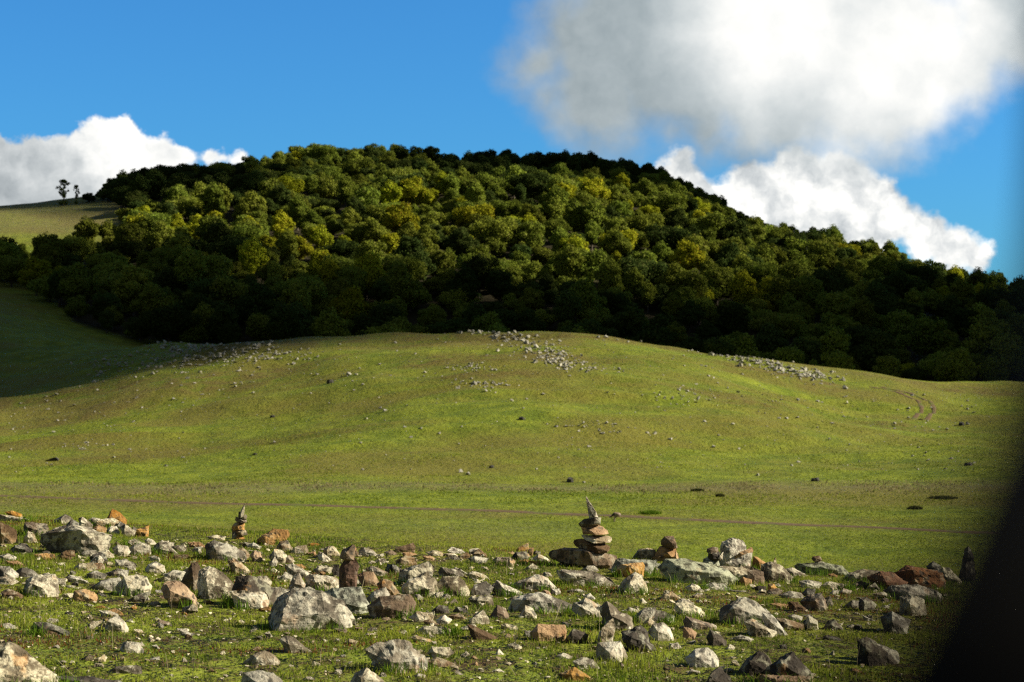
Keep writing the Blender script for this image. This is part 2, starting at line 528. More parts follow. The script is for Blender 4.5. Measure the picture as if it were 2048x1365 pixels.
_bs.inputs['Roughness'].default_value = 0.95


# ------------------------------------------------------------------ ground sheet
def build_ground():
    dense = np.linspace(-0.31, 0.31, 521)
    side = np.linspace(0.31, math.pi, 60)[1:]
    th = np.concatenate((-side[::-1], dense, side))[1:]       # -pi left out: joined with +pi below
    rr = np.concatenate((np.linspace(0.5, 8, 20), np.geomspace(8, 440, 760)[1:], np.geomspace(440, 3000, 170)[1:]))
    T, RR = np.meshgrid(th, rr)
    X = RR * np.sin(T); Y = RR * np.cos(T)
    Z = zfun(X, Y)
    nr, nt_ = X.shape
    verts = np.stack((X, Y, Z), -1).reshape(-1, 3)
    verts = np.vstack((verts, [[0, 0, zpt(0, 0)]]))
    i = np.arange(nr - 1)[:, None] * nt_; j = np.arange(nt_)[None, :]
    jn = (j + 1) % nt_
    q = np.stack((i + j, i + jn, i + nt_ + jn, i + nt_ + j), -1).reshape(-1, 4)[:, ::-1]
    c = np.stack((np.full(nt_, nr * nt_), np.arange(nt_), (np.arange(nt_) + 1) % nt_), -1)[:, ::-1]
    flat = np.concatenate((q.ravel(), c.ravel()))
    tot = np.concatenate((np.full(len(q), 4), np.full(len(c), 3)))
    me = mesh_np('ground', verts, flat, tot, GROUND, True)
    x, y = verts[:, 0], verts[:, 1]
    # where the grass is dry: brownish rises of the hill, a strip of straw before the hill, the stony knoll
    hillm = np.clip((y - 150) / 30, 0, 1) * np.clip((330 - y) / 30, 0, 1)
    dry = np.clip(fbm(x / 30, y / 15, 31, 4) * 2.6 + 0.15, 0, 1) * hillm * 0.95
    strip = np.clip(1 - np.abs(y - (128 + fbm(x / 30, y / 40, 41, 2) * 8)) / 9, 0, 1)
    strip2 = np.clip(fbm(x / 16, y / 13, 43, 3) * 2.0 - 0.1, 0, 1) * np.clip((y - 60) / 20, 0, 1) * np.clip((130 - y) / 20, 0, 1) * np.clip((y - 84) / 20, 0, 1)
    straw = np.clip(strip * 0.9 + strip2 * 0.8, 0, 1)
    straw = np.maximum(straw, np.clip((y - 520) / 30, 0, 1) * 0.9)
    near = np.clip((36 - y) / 8, 0, 1)
    gpx, gpy = to_px(x, np.maximum(y, 1), verts[:, 2])
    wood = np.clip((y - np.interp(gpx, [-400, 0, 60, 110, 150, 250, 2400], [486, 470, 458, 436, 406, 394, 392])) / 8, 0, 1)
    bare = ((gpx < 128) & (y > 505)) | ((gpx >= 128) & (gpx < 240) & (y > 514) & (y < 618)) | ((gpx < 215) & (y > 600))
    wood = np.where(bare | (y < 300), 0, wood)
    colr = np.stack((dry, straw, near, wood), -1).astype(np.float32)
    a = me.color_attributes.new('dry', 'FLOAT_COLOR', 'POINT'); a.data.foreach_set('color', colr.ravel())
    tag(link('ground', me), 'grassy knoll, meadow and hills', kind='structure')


def strip_on_ground(name, pts, width, m, lift, label):
    """A narrow track that follows the ground through world points (x, y)."""
    P = np.array(pts, float)
    seg = np.concatenate(([0], np.cumsum(np.hypot(*np.diff(P, axis=0).T))))
    s = np.linspace(0, seg[-1], int(seg[-1] / 0.35) + 2)
    cx = np.interp(s, seg, P[:, 0]); cy = np.interp(s, seg, P[:, 1])
    ker = np.ones(25) / 25
    cx = np.convolve(np.pad(cx, 12, 'edge'), ker, 'valid'); cy = np.convolve(np.pad(cy, 12, 'edge'), ker, 'valid')
    dx = np.gradient(cx); dy = np.gradient(cy); L = np.hypot(dx, dy) + 1e-9
    nx, ny = -dy / L, dx / L
    w = width * (0.75 + 0.5 * _vnoise(s / 3.0, s * 0, 77))
    k = 7
    rows = []
    for q in np.linspace(-0.5, 0.5, k):
        x = cx + nx * w * q; y = cy + ny * w * q
        rows.append(np.stack((x, y, zfun(x, y) + lift - (0.05 if abs(q) > 0.45 else 0)), -1))
    V = np.stack(rows, 1)
    n = len(s)
    i = np.arange(n - 1)[:, None] * k; j = np.arange(k - 1)[None, :]
    f = np.stack((i + j, i + k + j, i + k + j + 1, i + j + 1), -1).reshape(-1, 4)
    me = mesh_np(name, V.reshape(-1, 3), f.ravel(), np.full(len(f), 4), m, True)
    tag(link(name, me), label, kind='structure')


build_ground()
SOIL = make_soil_mat('trodden_soil', rgb(0.145, 0.095, 0.045), rgb(0.10, 0.065, 0.032))
pp = [hit(px, py, 70, 200) for px, py in ((-120, 988), (0, 992), (200, 1000), (450, 1008), (800, 1017), (1150, 1029), (1400, 1041), (1700, 1054), (1950, 1066), (2200, 1078))]
strip_on_ground('path', [(p.x, p.y) for p in pp], 1.5, SOIL, 0.03, 'narrow trodden dirt path across the meadow')
pp = [hit(px, py, 150, 360) for px, py in ((1740, 772), (1790, 782), (1840, 797), (1858, 812), (1850, 828), (1825, 842))]
pp = [p for p in pp if p]
strip_on_ground('track', [(p.x - .75, p.y) for p in pp], 0.6, SOIL, 0.05, 'left rut of the curved track at the foot of the wood')
strip_on_ground('track', [(p.x + .75, p.y) for p in pp], 0.6, SOIL, 0.05, 'right rut of the curved track at the foot of the wood')


# ------------------------------------------------------------------ trees
def leaf_cloud(lobes, n, size, seed, shell=0.55):
    """Leaf clumps as small bent quads spread through ellipsoid lobes. lobes: (x,y,z,rx,ry,rz)."""
    g = np.random.default_rng(seed)
    L = np.array(lobes, float)
    wts = (L[:, 3] * L[:, 4] + L[:, 3] * L[:, 5] + L[:, 4] * L[:, 5]); wts /= wts.sum()
    k = g.choice(len(L), n, p=wts)
    d = g.normal(size=(n, 3)); d /= np.linalg.norm(d, axis=1)[:, None]
    rad = shell + (1 - shell) * np.sqrt(g.random(n)); rad = rad * (1 + 0.13 * g.normal(size=n))
    C = L[k, :3] + d * L[k, 3:] * rad[:, None]
    nrm = d + 0.55 * g.normal(size=(n, 3)); nrm /= np.linalg.norm(nrm, axis=1)[:, None]
    t = np.cross(nrm, g.normal(size=(n, 3))); t /= np.linalg.norm(t, axis=1)[:, None] + 1e-9
    b = np.cross(nrm, t)
    s = size * (0.55 + 0.9 * g.random(n))[:, None]
    a = s * (0.6 + 0.5 * g.random(n))[:, None]
    bend = nrm * s * 0.25
    V = np.stack((C - t * s - bend, C - b * a * 0.8, C + t * s - bend, C + b * a), 1).reshape(-1, 3)
    lobe_tone = g.random(len(L))[k]
    tone = np.clip(0.5 * lobe_tone + 0.5 * g.random(n), 0, 1)
    acc = (g.random(n) < 0.10).astype(float)
    colr = np.repeat(np.stack((tone, acc, tone, np.ones(n)), -1), 4, axis=0)
    return V, colr


def crown_mesh(name, lobes, n, size, seed, m, shell=0.55):
    V, c = leaf_cloud(lobes, n, size, seed, shell)
    me = mesh_np(name, V, np.arange(len(V)), np.full(len(V) // 4, 4), m)
    a = me.color_attributes.new('leaf', 'FLOAT_COLOR', 'POINT'); a.data.foreach_set('color', c.astype(np.float32).ravel())
    return me


def tubes_mesh(name, limbs, m, sides=6):
    """limbs: lists of (x,y,z,r); each limb a tapered tube, all joined as one trunk."""
    V, Fc = [], []
    for limb in limbs:
        base = len(V)
        for i, (x, y, z, r) in enumerate(limb):
            a = Vector(limb[max(i - 1, 0)][:3]); b = Vector(limb[min(i + 1, len(limb) - 1)][:3])
            q = (b - a).to_track_quat('Z', 'Y')
            for s in range(sides):
                an = 2 * math.pi * s / sides
                V.append(Vector((x, y, z)) + q @ Vector((r * math.cos(an), r * math.sin(an), 0)))
        for i in range(len(limb) - 1):
            for s in range(sides):
                s2 = (s + 1) % sides
                Fc.append((base + i * sides + s, base + i * sides + s2, base + (i + 1) * sides + s2, base + (i + 1) * sides + s))
        Fc.append(tuple(base + (len(limb) - 1) * sides + s for s in range(sides)))
    me = bpy.data.meshes.new(name)
    me.from_pydata([tuple(v) for v in V], [], Fc)
    for p in me.polygons:
        p.use_smooth = True
    me.materials.append(m)
    return me


def oak_lobes(g, wid, hei, low, n, tall=False):
    """Lobes of a crown standing from height low to hei, wid across."""
    out = []
    cz = (low + hei) / 2; hz = (hei - low) / 2
    for i in range(n):
        while True:
            p = g.uniform(-1, 1, 3)
            if 0.25 < np.linalg.norm(p) < 1:
                break
        f = 0.74
        r = g.uniform(0.15, 0.33) * wid * 0.5 * (0.9 if tall else 1.0)
        out.append((p[0] * wid * 0.5 * f, p[1] * wid * 0.5 * f, cz + p[2] * hz * 0.66, r * g.uniform(.9, 1.25), r * g.uniform(.9, 1.25), r * g.uniform(.65, .95)))
    out.append((0, 0, cz, wid * 0.30, wid * 0.30, hz * 0.62))
    return out


def oak_limbs(g, hei, lobes):
    limbs = [[(0, 0, -0.6, .42), (0.05, 0.03, 0.6, .30), (0.12, -0.05, hei * 0.3, .24), (0.05, 0.1, hei * 0.6, .13), (0, 0, hei * 0.85, .04)]]
    for l in lobes[:6]:
        z0 = hei * g.uniform(0.18, 0.4)
        limbs.append([(0.06, 0, z0, .16), (l[0] * .5, l[1] * .5, z0 + (l[2] - z0) * .6, .09), (l[0], l[1], l[2], .03)])
    return limbs


SHAPES = {}          # shape -> (words, {colour: crown mesh}, trunk mesh, crown width)
for nm, words_, wid, hei, low, nl, nq, tall in (
        ('round', 'round', 9.0, 9.0, 1.0, 17, 5200, False),
        ('broad', 'broad', 11.5, 8.6, 1.2, 22, 6500, False),
        ('tall', 'narrow', 6.6, 11.5, 1.2, 16, 4600, True),
        ('ragged', 'ragged', 8.4, 10.0, 1.0, 12, 4300, False),
        ('low', 'bushy', 8.0, 6.0, 0.3, 13, 3800, False)):
    g = np.random.default_rng(hash(nm) % 1 + len(SHAPES) * 13 + 5)
    lb = oak_lobes(g, wid, hei, low, int(nl * 1.7), tall)
    ms = {c: crown_mesh('crown_' + nm + '_' + c, lb, int(nq * 1.75), 0.205, 40 + len(SHAPES), LEAF[c], 0.62) for c in ('dark', 'olive', 'yellow')}
    SHAPES[nm] = (words_, ms, tubes_mesh('trunk_' + nm, oak_limbs(g, hei, lb), BARK), wid, hei)
g = np.random.default_rng(99)
# bare tree: a fan of fine twigs
tw = []
for i in range(26):
    a = g.uniform(0, 2 * math.pi); e = g.uniform(0.35, 1.35); ln = g.uniform(4.5, 7.0)
    d = Vector((math.cos(a) * math.cos(e), math.sin(a) * math.cos(e), math.sin(e)))
    p0 = Vector((0, 0, 1.8)); p1 = p0 + d * ln * 0.5 + Vector((0, 0, -0.3)); p2 = p0 + d * ln
    tw.append([(*p0, .10), (*p1, .06), (*p2, .02)])
    for j in range(4):
        q = p1.lerp(p2, g.uniform(0, .9)); dd = (d + Vector(g.normal(size=3)) * .55).normalized() * g.uniform(1, 2.2)
        tw.append([(*q, .04), (*(q + dd), .015)])
BARE_TRUNK = tubes_mesh('trunk_bare', [[(0, 0, -.5, .3), (0, 0, 1.8, .2), (0.1, 0, 3, .1)]] + tw, LEAF['grey'], 4)
bl = [(math.cos(a) * r, math.sin(a) * r, z, 1.7, 1.7, 1.2) for a, r, z in ((0, 2.6, 5), (1.3, 2.8, 5.4), (2.5, 2.7, 5), (3.8, 2.6, 5.2), (5.1, 2.7, 4.9), (0.6, .8, 6.8), (3, 1, 6.6))]
BARE_CROWN = crown_mesh('crown_bare', bl, 1900, 0.10, 61, LEAF['grey'], 0.2)
# lone sparse ridge trees
sl_ = [(0, 0, 1.0, 1.5, 1.2, .8), (.9, 0, 1.3, .8, .8, .6), (-.9, 0, .8, .7, .7, .5)]
for i in range(34):
    hz = g.uniform(2.6, 8.0); wd = 2.1 * math.sin(math.pi * min(1, max(0.12, (8.9 - hz) / 6.2)))
    a = g.uniform(0, 6.28); q = g.uniform(.2, 1) * wd
    rr_ = g.uniform(.35, .72)
    sl_.append((math.cos(a) * q, math.sin(a) * q, hz, rr_, rr_, rr_ * .8))
SPARSE_CROWN = crown_mesh('crown_sparse', sl_, 2100, 0.17, 71, LEAF['dark'], 0.2)
SPARSE_TRUNK = tubes_mesh('trunk_sparse', [[(0, 0, -.5, .2), (.1, 0, 3, .16), (0, 0, 5.5, .10), (0, 0, 8, .03)],
                                           [(.1, 0, 2.5, .10), (-1.2, 0, 4.5, .05), (-1.7, 0, 5.6, .02)], [(.1, 0, 2.8, .10), (1.1, 0, 4.6, .05), (1.4, 0, 5.8, .02)]], BARK)

YB_P = [-400, 0, 60, 110, 150, 250, 2400]
YB_Y = [480, 462, 450, 428, 400, 388, 386]


def in_wood(x, y):
    px, py = to_px(x, y, zfun(x, y))
    ok = y > np.interp(px, YB_P, YB_Y)
    ok &= ~((px < 128) & (y > 503))
    ok &= ~((px >= 128) & (px < 245) & (y > 512) & (y < 618))
    ok &= ~((px < 215) & (y > 600))
    return ok


TREES = []      # x, y, scale, shape, colour, forced
def place_forced():
    for px, py, colr, shp, sc in (
            (430, 470, 'yellow', 'ragged', .8), (500, 480, 'yellow', 'round', .75), (530, 530, 'yellow', 'ragged', .9), (600, 530, 'yellow', 'round', .85), (690, 525, 'yellow', 'round', .8),
            (700, 480, 'olive', 'tall', .9), (780, 520, 'yellow', 'ragged', .85), (850, 510, 'olive', 'round', .9), (930, 520, 'yellow', 'round', .8), (330, 500, 'yellow', 'ragged', .8), (420, 520, 'olive', 'round', .8),
            (285, 462, 'yellow', 'round', 0.82), (350, 478, 'yellow', 'round', .8), (392, 492, 'yellow', 'round', .95), (455, 492, 'yellow', 'low', 1.0),
            (562, 500, 'yellow', 'tall', 1.05), (575, 545, 'olive', 'tall', 1.1), (640, 510, 'yellow', 'round', .9), (640, 560, 'yellow', 'ragged', .9),
            (740, 560, 'olive', 'ragged', 1.15), (560, 440, 'dark', 'tall', 1.1), (600, 455, 'olive', 'ragged', 1.0),
            (1240, 520, 'yellow', 'broad', 1.0), (1150, 545, 'yellow', 'ragged', 1.1), (1120, 530, 'olive', 'tall', 1.0), (1060, 470, 'olive', 'round', 1.0),
            (810, 420, 'dark', 'broad', 1.35), (720, 370, 'olive', 'broad', 1.1), (905, 430, 'olive', 'round', .9), (1000, 380, 'olive', 'round', .9),
            (1400, 470, 'yellow', 'round', .85), (1450, 490, 'yellow', 'low', .9), (1640, 360 + 120, 'dark', 'round', 1.0), (640, 340, 'olive', 'broad', 1.2), (560, 335, 'olive', 'ragged', 1.0),
            (1690, 535, 'yellow', 'broad', 1.0), (960, 560, 'olive', 'round', 1.0), (880, 570, 'olive', 'ragged', 1.0), (1330, 440, 'olive', 'broad', .95)):
        p = hit(px, py, 392, 760)
        if p:
            TREES.append((p.x, p.y, sc, shp, colr))


place_forced()
_bare = hit(1592, 545, 392, 760)
TREES.append((_bare.x, _bare.y, 1.0, 'bare', 'grey'))
_tr = random.Random(5)
cand = []
yy = 386.0
while yy < 850:
    st = 6.7 + (yy - 386) * 0.003
    xx = -0.36 * yy
    while xx < 0.36 * yy:
        cand.append((xx + _tr.uniform(-3.0, 3.0), yy + _tr.uniform(-3.0, 3.0)))
        xx += st
    yy += st
cand = np.array(cand)
cpx, cpy = to_px(cand[:, 0], cand[:, 1], zfun(cand[:, 0], cand[:, 1]))
keep = in_wood(cand[:, 0], cand[:, 1]) & (cpx > -260) & (cpx < 2320)
forced = np.array([(t[0], t[1]) for t in TREES])
for (x, y), k, px, py in zip(cand, keep, cpx, cpy):
    if not k or np.min(np.hypot(forced[:, 0] - x, forced[:, 1] - y)) < 5.2:
        continue
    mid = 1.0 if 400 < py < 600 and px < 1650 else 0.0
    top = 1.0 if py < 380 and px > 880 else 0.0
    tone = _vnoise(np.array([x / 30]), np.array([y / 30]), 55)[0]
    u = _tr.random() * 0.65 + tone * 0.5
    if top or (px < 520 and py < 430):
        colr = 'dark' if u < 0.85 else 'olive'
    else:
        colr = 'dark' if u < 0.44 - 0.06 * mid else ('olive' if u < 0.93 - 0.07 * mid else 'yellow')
    shp = _tr.choices(('round', 'broad', 'tall', 'ragged', 'low'), (30, 24, 16, 20, 10))[0]
    sc = 0.56 + 0.74 * _tr.random() ** 1.9
    if y > 600:
        sc = 0.80 + (sc - 0.80) * 0.5
    TREES.append((x, y, sc, shp, colr))

# which trees show largest: discs painted from far to near
def visible_area():
    Wd, Hd = 1024, 400
    buf = np.full((Hd, Wd), -1, int)
    order = sorted(range(len(TREES)), key=lambda i: -TREES[i][1])
    gx = np.arange(Wd)[None, :]; gy_ = np.arange(Hd)[:, None]
    info = {}
    for i in order:
        x, y, sc, shp, c = TREES[i]
        wid, hei = (8, 8) if shp == 'bare' else SHAPES[shp][3:5]
        z = zpt(x, y)
        px, py = to_px(x, y, z + hei * sc * 0.55)
        s = F / y / 2
        rx, ry = wid * sc * 0.5 * s, hei * sc * 0.45 * s
        cx, cy = px / 2, py / 2
        x0, x1 = int(max(0, cx - rx)), int(min(Wd, cx + rx + 1)); y0, y1 = int(max(0, cy - ry)), int(min(Hd, cy + ry + 1))
        info[i] = (px, py)
        if x0 >= x1 or y0 >= y1:
            continue
        m = ((gx[:, x0:x1] - cx) / rx) ** 2 + ((gy_[y0:y1] - cy) / ry) ** 2 < 1
        sub = buf[y0:y1, x0:x1]
        # the grassy hill in front hides what lies low
        sub[m] = i
    lim = np.interp(np.arange(Wd) * 2, [0, 130, 150, 550, 700, 900, 1050, 1200, 1400, 1550, 1700, 2048], [600, 660, 690, 690, 672, 663, 663, 668, 685, 722, 762, 775]) / 2
    buf[gy_ > lim[None, :]] = -1
    cnt = np.bincount(buf[buf >= 0].ravel(), minlength=len(TREES))
    return cnt, info


AREA, TINFO = visible_area()
rank = sorted(range(len(TREES)), key=lambda i: (-AREA[i] - (1e6 if TREES[i][3] == 'bare' else 0)))
SINGLE = [i for i in rank if AREA[i] > 0 or TREES[i][3] == 'bare'][:297]
REST = [i for i in range(len(TREES)) if i not in set(SINGLE)]
CW = {'dark': 'dark green', 'olive': 'olive green', 'yellow': 'yellow-green', 'grey': 'grey'}


def ordinal(n):
    w = ['', 'first', 'second', 'third', 'fourth', 'fifth', 'sixth', 'seventh', 'eighth', 'ninth', 'tenth', 'eleventh', 'twelfth']
    return w[n] if n < len(w) else str(n) + ('th' if 10 < n % 100 < 14 else {1: 'st', 2: 'nd', 3: 'rd'}.get(n % 10, 'th'))


def unique_labels(items):
    """items: (key, look, where, px). Same look and place -> told apart by their order from the left."""
    groups = {}
    for k, look, where, px in items:
        groups.setdefault((look, where), []).append((px, k))
    out = {}
    for (look, where), v in groups.items():
        v.sort()
        for n, (px, k) in enumerate(v, 1):
            if len(v) == 1:
                out[k] = f'{look} {where}'
            elif n == len(v):
                out[k] = f'{look} {where}, rightmost'
            else:
                out[k] = f'{look} {where}, {ordinal(n)} from left'
    return out


def tree_where(px, py):
    side = ('beside the grass hilltop' if px < 300 else 'left of the summit' if px < 700 else 'under the summit' if px < 1250 else
            'right of the summit' if px < 1620 else 'toward the right end')
    sky = np.interp(px, [0, 240, 340, 530, 760, 1000, 1220, 1400, 1540, 1600, 1850, 2048], [430, 345, 310, 295, 290, 292, 308, 372, 440, 428, 500, 545])
    rel = py - sky
    if px < 1620:
        band = 'on the skyline' if rel < 28 else 'high' if rel < 110 else 'midway' if rel < 230 else 'low in shade'
    else:
        band = 'on the skyline' if rel < 28 else 'high' if rel < 90 else 'low in shade'
    return f'{band} {side}'


items = []
for i in SINGLE:
    x, y, sc, shp, c = TREES[i]
    px, py = TINFO[i]
    if shp == 'bare':
        items.append((i, 'bare grey twiggy tree', tree_where(px, py), px))
    else:
        size = 'small ' if sc < 0.76 else 'big ' if sc > 1.0 else ''
        items.append((i, f'{size}{CW[c]} {SHAPES[shp][0]} tree', tree_where(px, py), px))
TL = unique_labels(items)


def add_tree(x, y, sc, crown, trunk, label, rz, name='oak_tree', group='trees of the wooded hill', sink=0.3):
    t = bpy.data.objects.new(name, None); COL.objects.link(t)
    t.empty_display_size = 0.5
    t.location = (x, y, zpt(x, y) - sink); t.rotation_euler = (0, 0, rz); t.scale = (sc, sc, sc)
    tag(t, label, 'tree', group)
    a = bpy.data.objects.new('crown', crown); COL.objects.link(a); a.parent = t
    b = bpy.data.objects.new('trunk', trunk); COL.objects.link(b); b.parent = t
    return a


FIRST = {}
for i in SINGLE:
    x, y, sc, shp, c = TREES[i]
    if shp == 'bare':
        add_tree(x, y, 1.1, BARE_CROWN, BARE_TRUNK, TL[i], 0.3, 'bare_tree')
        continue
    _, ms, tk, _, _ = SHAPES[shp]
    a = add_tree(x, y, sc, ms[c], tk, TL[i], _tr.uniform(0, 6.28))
    FIRST.setdefault((shp, c), a)


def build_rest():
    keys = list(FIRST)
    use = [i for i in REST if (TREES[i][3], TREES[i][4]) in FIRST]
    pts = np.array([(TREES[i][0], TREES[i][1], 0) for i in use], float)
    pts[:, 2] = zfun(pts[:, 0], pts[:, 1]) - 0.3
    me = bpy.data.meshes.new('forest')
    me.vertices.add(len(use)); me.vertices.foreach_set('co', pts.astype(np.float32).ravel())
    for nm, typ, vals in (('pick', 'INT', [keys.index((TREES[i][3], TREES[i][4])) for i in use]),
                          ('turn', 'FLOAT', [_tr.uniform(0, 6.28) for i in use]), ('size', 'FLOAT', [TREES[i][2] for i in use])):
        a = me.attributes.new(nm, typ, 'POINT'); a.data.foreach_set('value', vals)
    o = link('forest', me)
    tag(o, 'rest of the dense wood on the hill', kind='stuff')
    ng = bpy.data.node_groups.new('forest_points', 'GeometryNodeTree')
    ng.interface.new_socket('Geometry', in_out='INPUT', socket_type='NodeSocketGeometry')
    ng.interface.new_socket('Geometry', in_out='OUTPUT', socket_type='NodeSocketGeometry')
    N, Lk = ng.nodes, ng.links
    gi = N.new('NodeGroupInput'); go = N.new('NodeGroupOutput')
    jn = N.new('GeometryNodeJoinGeometry')
    for k in reversed(keys):
        oi = N.new('GeometryNodeObjectInfo'); oi.transform_space = 'ORIGINAL'; oi.inputs['Object'].default_value = FIRST[k]
        oi.inputs['As Instance'].default_value = False
        ti = N.new('GeometryNodeGeometryToInstance'); Lk.new(oi.outputs['Geometry'], ti.inputs[0])
        Lk.new(ti.outputs[0], jn.inputs[0])
    def attr(nm, typ):
        a = N.new('GeometryNodeInputNamedAttribute'); a.data_type = typ; a.inputs[0].default_value = nm
        return a.outputs[0]
    ip = N.new('GeometryNodeInstanceOnPoints'); ip.inputs['Pick Instance'].default_value = True
    Lk.new(gi.outputs[0], ip.inputs['Points']); Lk.new(jn.outputs[0], ip.inputs['Instance'])
    Lk.new(attr('pick', 'INT'), ip.inputs['Instance Index'])
    cx = N.new('ShaderNodeCombineXYZ'); Lk.new(attr('turn', 'FLOAT'), cx.inputs[2])
    Lk.new(cx.outputs[0], ip.inputs['Rotation'])
    Lk.new(attr('size', 'FLOAT'), ip.inputs['Scale'])
    Lk.new(ip.outputs[0], go.inputs[0])
    md = o.modifiers.new('points', 'NODES'); md.node_group = ng


build_rest()

# ridge of the grass hilltop: lone thin trees and a bush beside them
for px, y, sc, lab, c, tk in ((126, 612, 1.0, 'tall thin lone tree standing on the grass hilltop, leftmost of the pair', SPARSE_CROWN, SPARSE_TRUNK),
                              (151, 614, 0.80, 'shorter thin lone tree on the grass hilltop beside the tall thin one', SPARSE_CROWN, SPARSE_TRUNK)):
    x = (px - 1024) / F * y
    a = add_tree(x, y, sc, c, tk, lab, 0.2 if px < 140 else 1.9, 'thin_tree', None, 0.1)
    if px > 140:
        a.parent.scale = (sc * 0.62, sc * 0.62, sc * 0.95)
for px, y, sc, lab in ((176, 620, 0.62, 'small dark bushy tree on the grass hilltop right of the thin pair'), (205, 622, 0.72, 'dark bushy tree on the hilltop between the small bush and the wood'),
                       (228, 618, 0.85, 'dark bushy tree at the left end of the skyline wood')):
    x = (px - 1024) / F * y
    add_tree(x, y, sc, SHAPES['low'][1]['dark'], SHAPES['low'][2], lab, px, 'bushy_tree', None, 0.2)


# ------------------------------------------------------------------ clouds that stand toward the sun, out of the picture, and shade parts of the place
def build_shade_clouds():
    m, nt, bs = mat_new('cloud_white')
    bs.inputs['Base Color'].default_value = rgb(0.8, 0.8, 0.8); bs.inputs['Roughness'].default_value = 1.0
    DIST = 2600.0
    def bank(name, spots, label):
        bm = bmesh.new()
        for (px, y, r, dz) in spots:
            x = (px - 1024) / F * y
            c = Vector((x, y, zpt(x, y) + dz)) + SDIR * DIST
            b2 = bmesh.ops.create_icosphere(bm, subdivisions=4, radius=1.0)
            for v in b2['verts']:
                n = v.co.normalized()
                k = 1 + 0.22 * noise.fractal(n * 1.7 + c * 0.01, 1.0, 2.0, 4)
                v.co = c + Vector((n.x * r, n.y * r, n.z * r)) * k
        me = bpy.data.meshes.new(name); bm.to_mesh(me); bm.free(); me.materials.append(m)
        for p in me.polygons:
            p.use_smooth = True
        tag(link(name, me), label, kind='structure')
    bank('cloud', SHADE_LOW, 'white cloud bank on the sunward side that shades the lower wood')
    bank('cloud', SHADE_HIGH, 'white cloud on the sunward side that shades the far ridge')


# spots: photograph column and depth of the ground point in shade, radius of the cloud puff, height above that ground
SHADE_LOW = [(px, 402, 30, 2) for px in range(400, 2300, 150)] + [(px, 436, 19, 5) for px in range(350, 1700, 110)] + [(px, 432, 24, 4) for px in range(1620, 2500, 150)]
SHADE_LOW += [(px, 475, 34, 6) for px in range(1930, 2600, 150)] + [(px, 525, 32, 6) for px in range(2050, 2600, 150)]
SHADE_LOW += [(px, 372, 32, 2) for px in range(-200, 600, 80)] + [(px, 345, 26, 0) for px in range(-200, 400, 70)]
SHADE_LOW += [(px, 306, 25, 0) for px in range(-260, 180, 60)] + [(240, 301, 24, 0), (300, 297, 22, 0), (350, 299, 21, 0), (420, 309, 21, 0), (480, 328, 24, 0), (540, 345, 28, 0)]
for px, py in ((0, 802), (70, 786), (140, 768), (210, 752), (280, 738), (350, 729), (410, 721), (460, 714), (510, 704)):
    p = hit(px, py, 150, 345)
    if p:
        SHADE_LOW += [(px - 30, p.y + 10, 11.5, 0), (px - 60, p.y + 24, 14, 0)]
SHADE_LOW += [(px, 425, 28, 4) for px in range(-400, 400, 80)] + [(px, 465, 32, 4) for px in range(-500, 0, 80)]
SHADE_HIGH = [(px, 700, 30, 4) for px in range(1130, 1420, 70)] + [(px, 655, 22, 6) for px in range(1200, 1420, 70)] + [(px, 635, 30, 6) for px in range(60, 260, 60)] + [(px, 590, 15, 4) for px in range(330, 400, 50)]
if True:
    build_shade_clouds()


# ------------------------------------------------------------------ rocks of the knoll
def crest_depth(px):
    return float(np.interp(px, YC_P, YC_Y))


def rock_mesh(name, hullpts, size, seed, m, fine=12, rough=1.0):
    bm = bmesh.new()
    for p in hullpts:
        bm.verts.new(p)
    r = bmesh.ops.convex_hull(bm, input=bm.verts)
    junk = [e for e in r['geom_interior'] + r['geom_unused'] if isinstance(e, bmesh.types.BMVert)]
    bmesh.ops.delete(bm, geom=list(set(junk)), context='VERTS')
    bmesh.ops.dissolve_limit(bm, angle_limit=R(14), verts=bm.verts, edges=bm.edges)
    bmesh.ops.bevel(bm, geom=list(bm.edges), offset=size * 0.009, segments=1, affect='EDGES', profile=0.6, clamp_overlap=True)
    bmesh.ops.triangulate(bm, faces=bm.faces)
    lim = size / fine
    for _ in range(5):
        es = [e for e in bm.edges if e.calc_length() > lim]
        if not es or len(bm.faces) > 4500:
            break
        bmesh.ops.subdivide_edges(bm, edges=es, cuts=1)
        bmesh.ops.triangulate(bm, faces=bm.faces)
    bm.normal_update()
    off = Vector((seed * 3.17 % 50, seed * 1.91 % 50, seed * 0.77 % 50))
    k1 = 2.6 / size; k2 = 9.0 / size
    gl = random.Random(seed * 7 + 1)
    ax = Vector((gl.uniform(-.5, .5), gl.uniform(-.3, .3), 1)).normalized()
    led = [gl.random() ** 2 for _ in range(64)]
    la = size * (0.045 if seed % 3 else 0.012) * min(rough, 1.0)
    kq = gl.uniform(5, 9) / size
    for v in bm.verts:
        q = v.co.dot(ax) * kq + 0.5 * noise.noise(v.co * k1 + off)
        v.co = v.co - v.normal * la * led[int(q) % 64]
        n1 = noise.fractal(v.co * k1 + off, 1.0, 2.0, 3)
        n2 = noise.ridged_multi_fractal(v.co * k2 + off, 1.0, 2.1, 3, 0.9, 2.0) - 1.1
        v.co = v.co + v.normal * size * rough * (0.020 * n1 + 0.015 * n2)
    me = bpy.data.meshes.new(name); bm.to_mesh(me); bm.free()
    if m:
        me.materials.append(m)
    return me


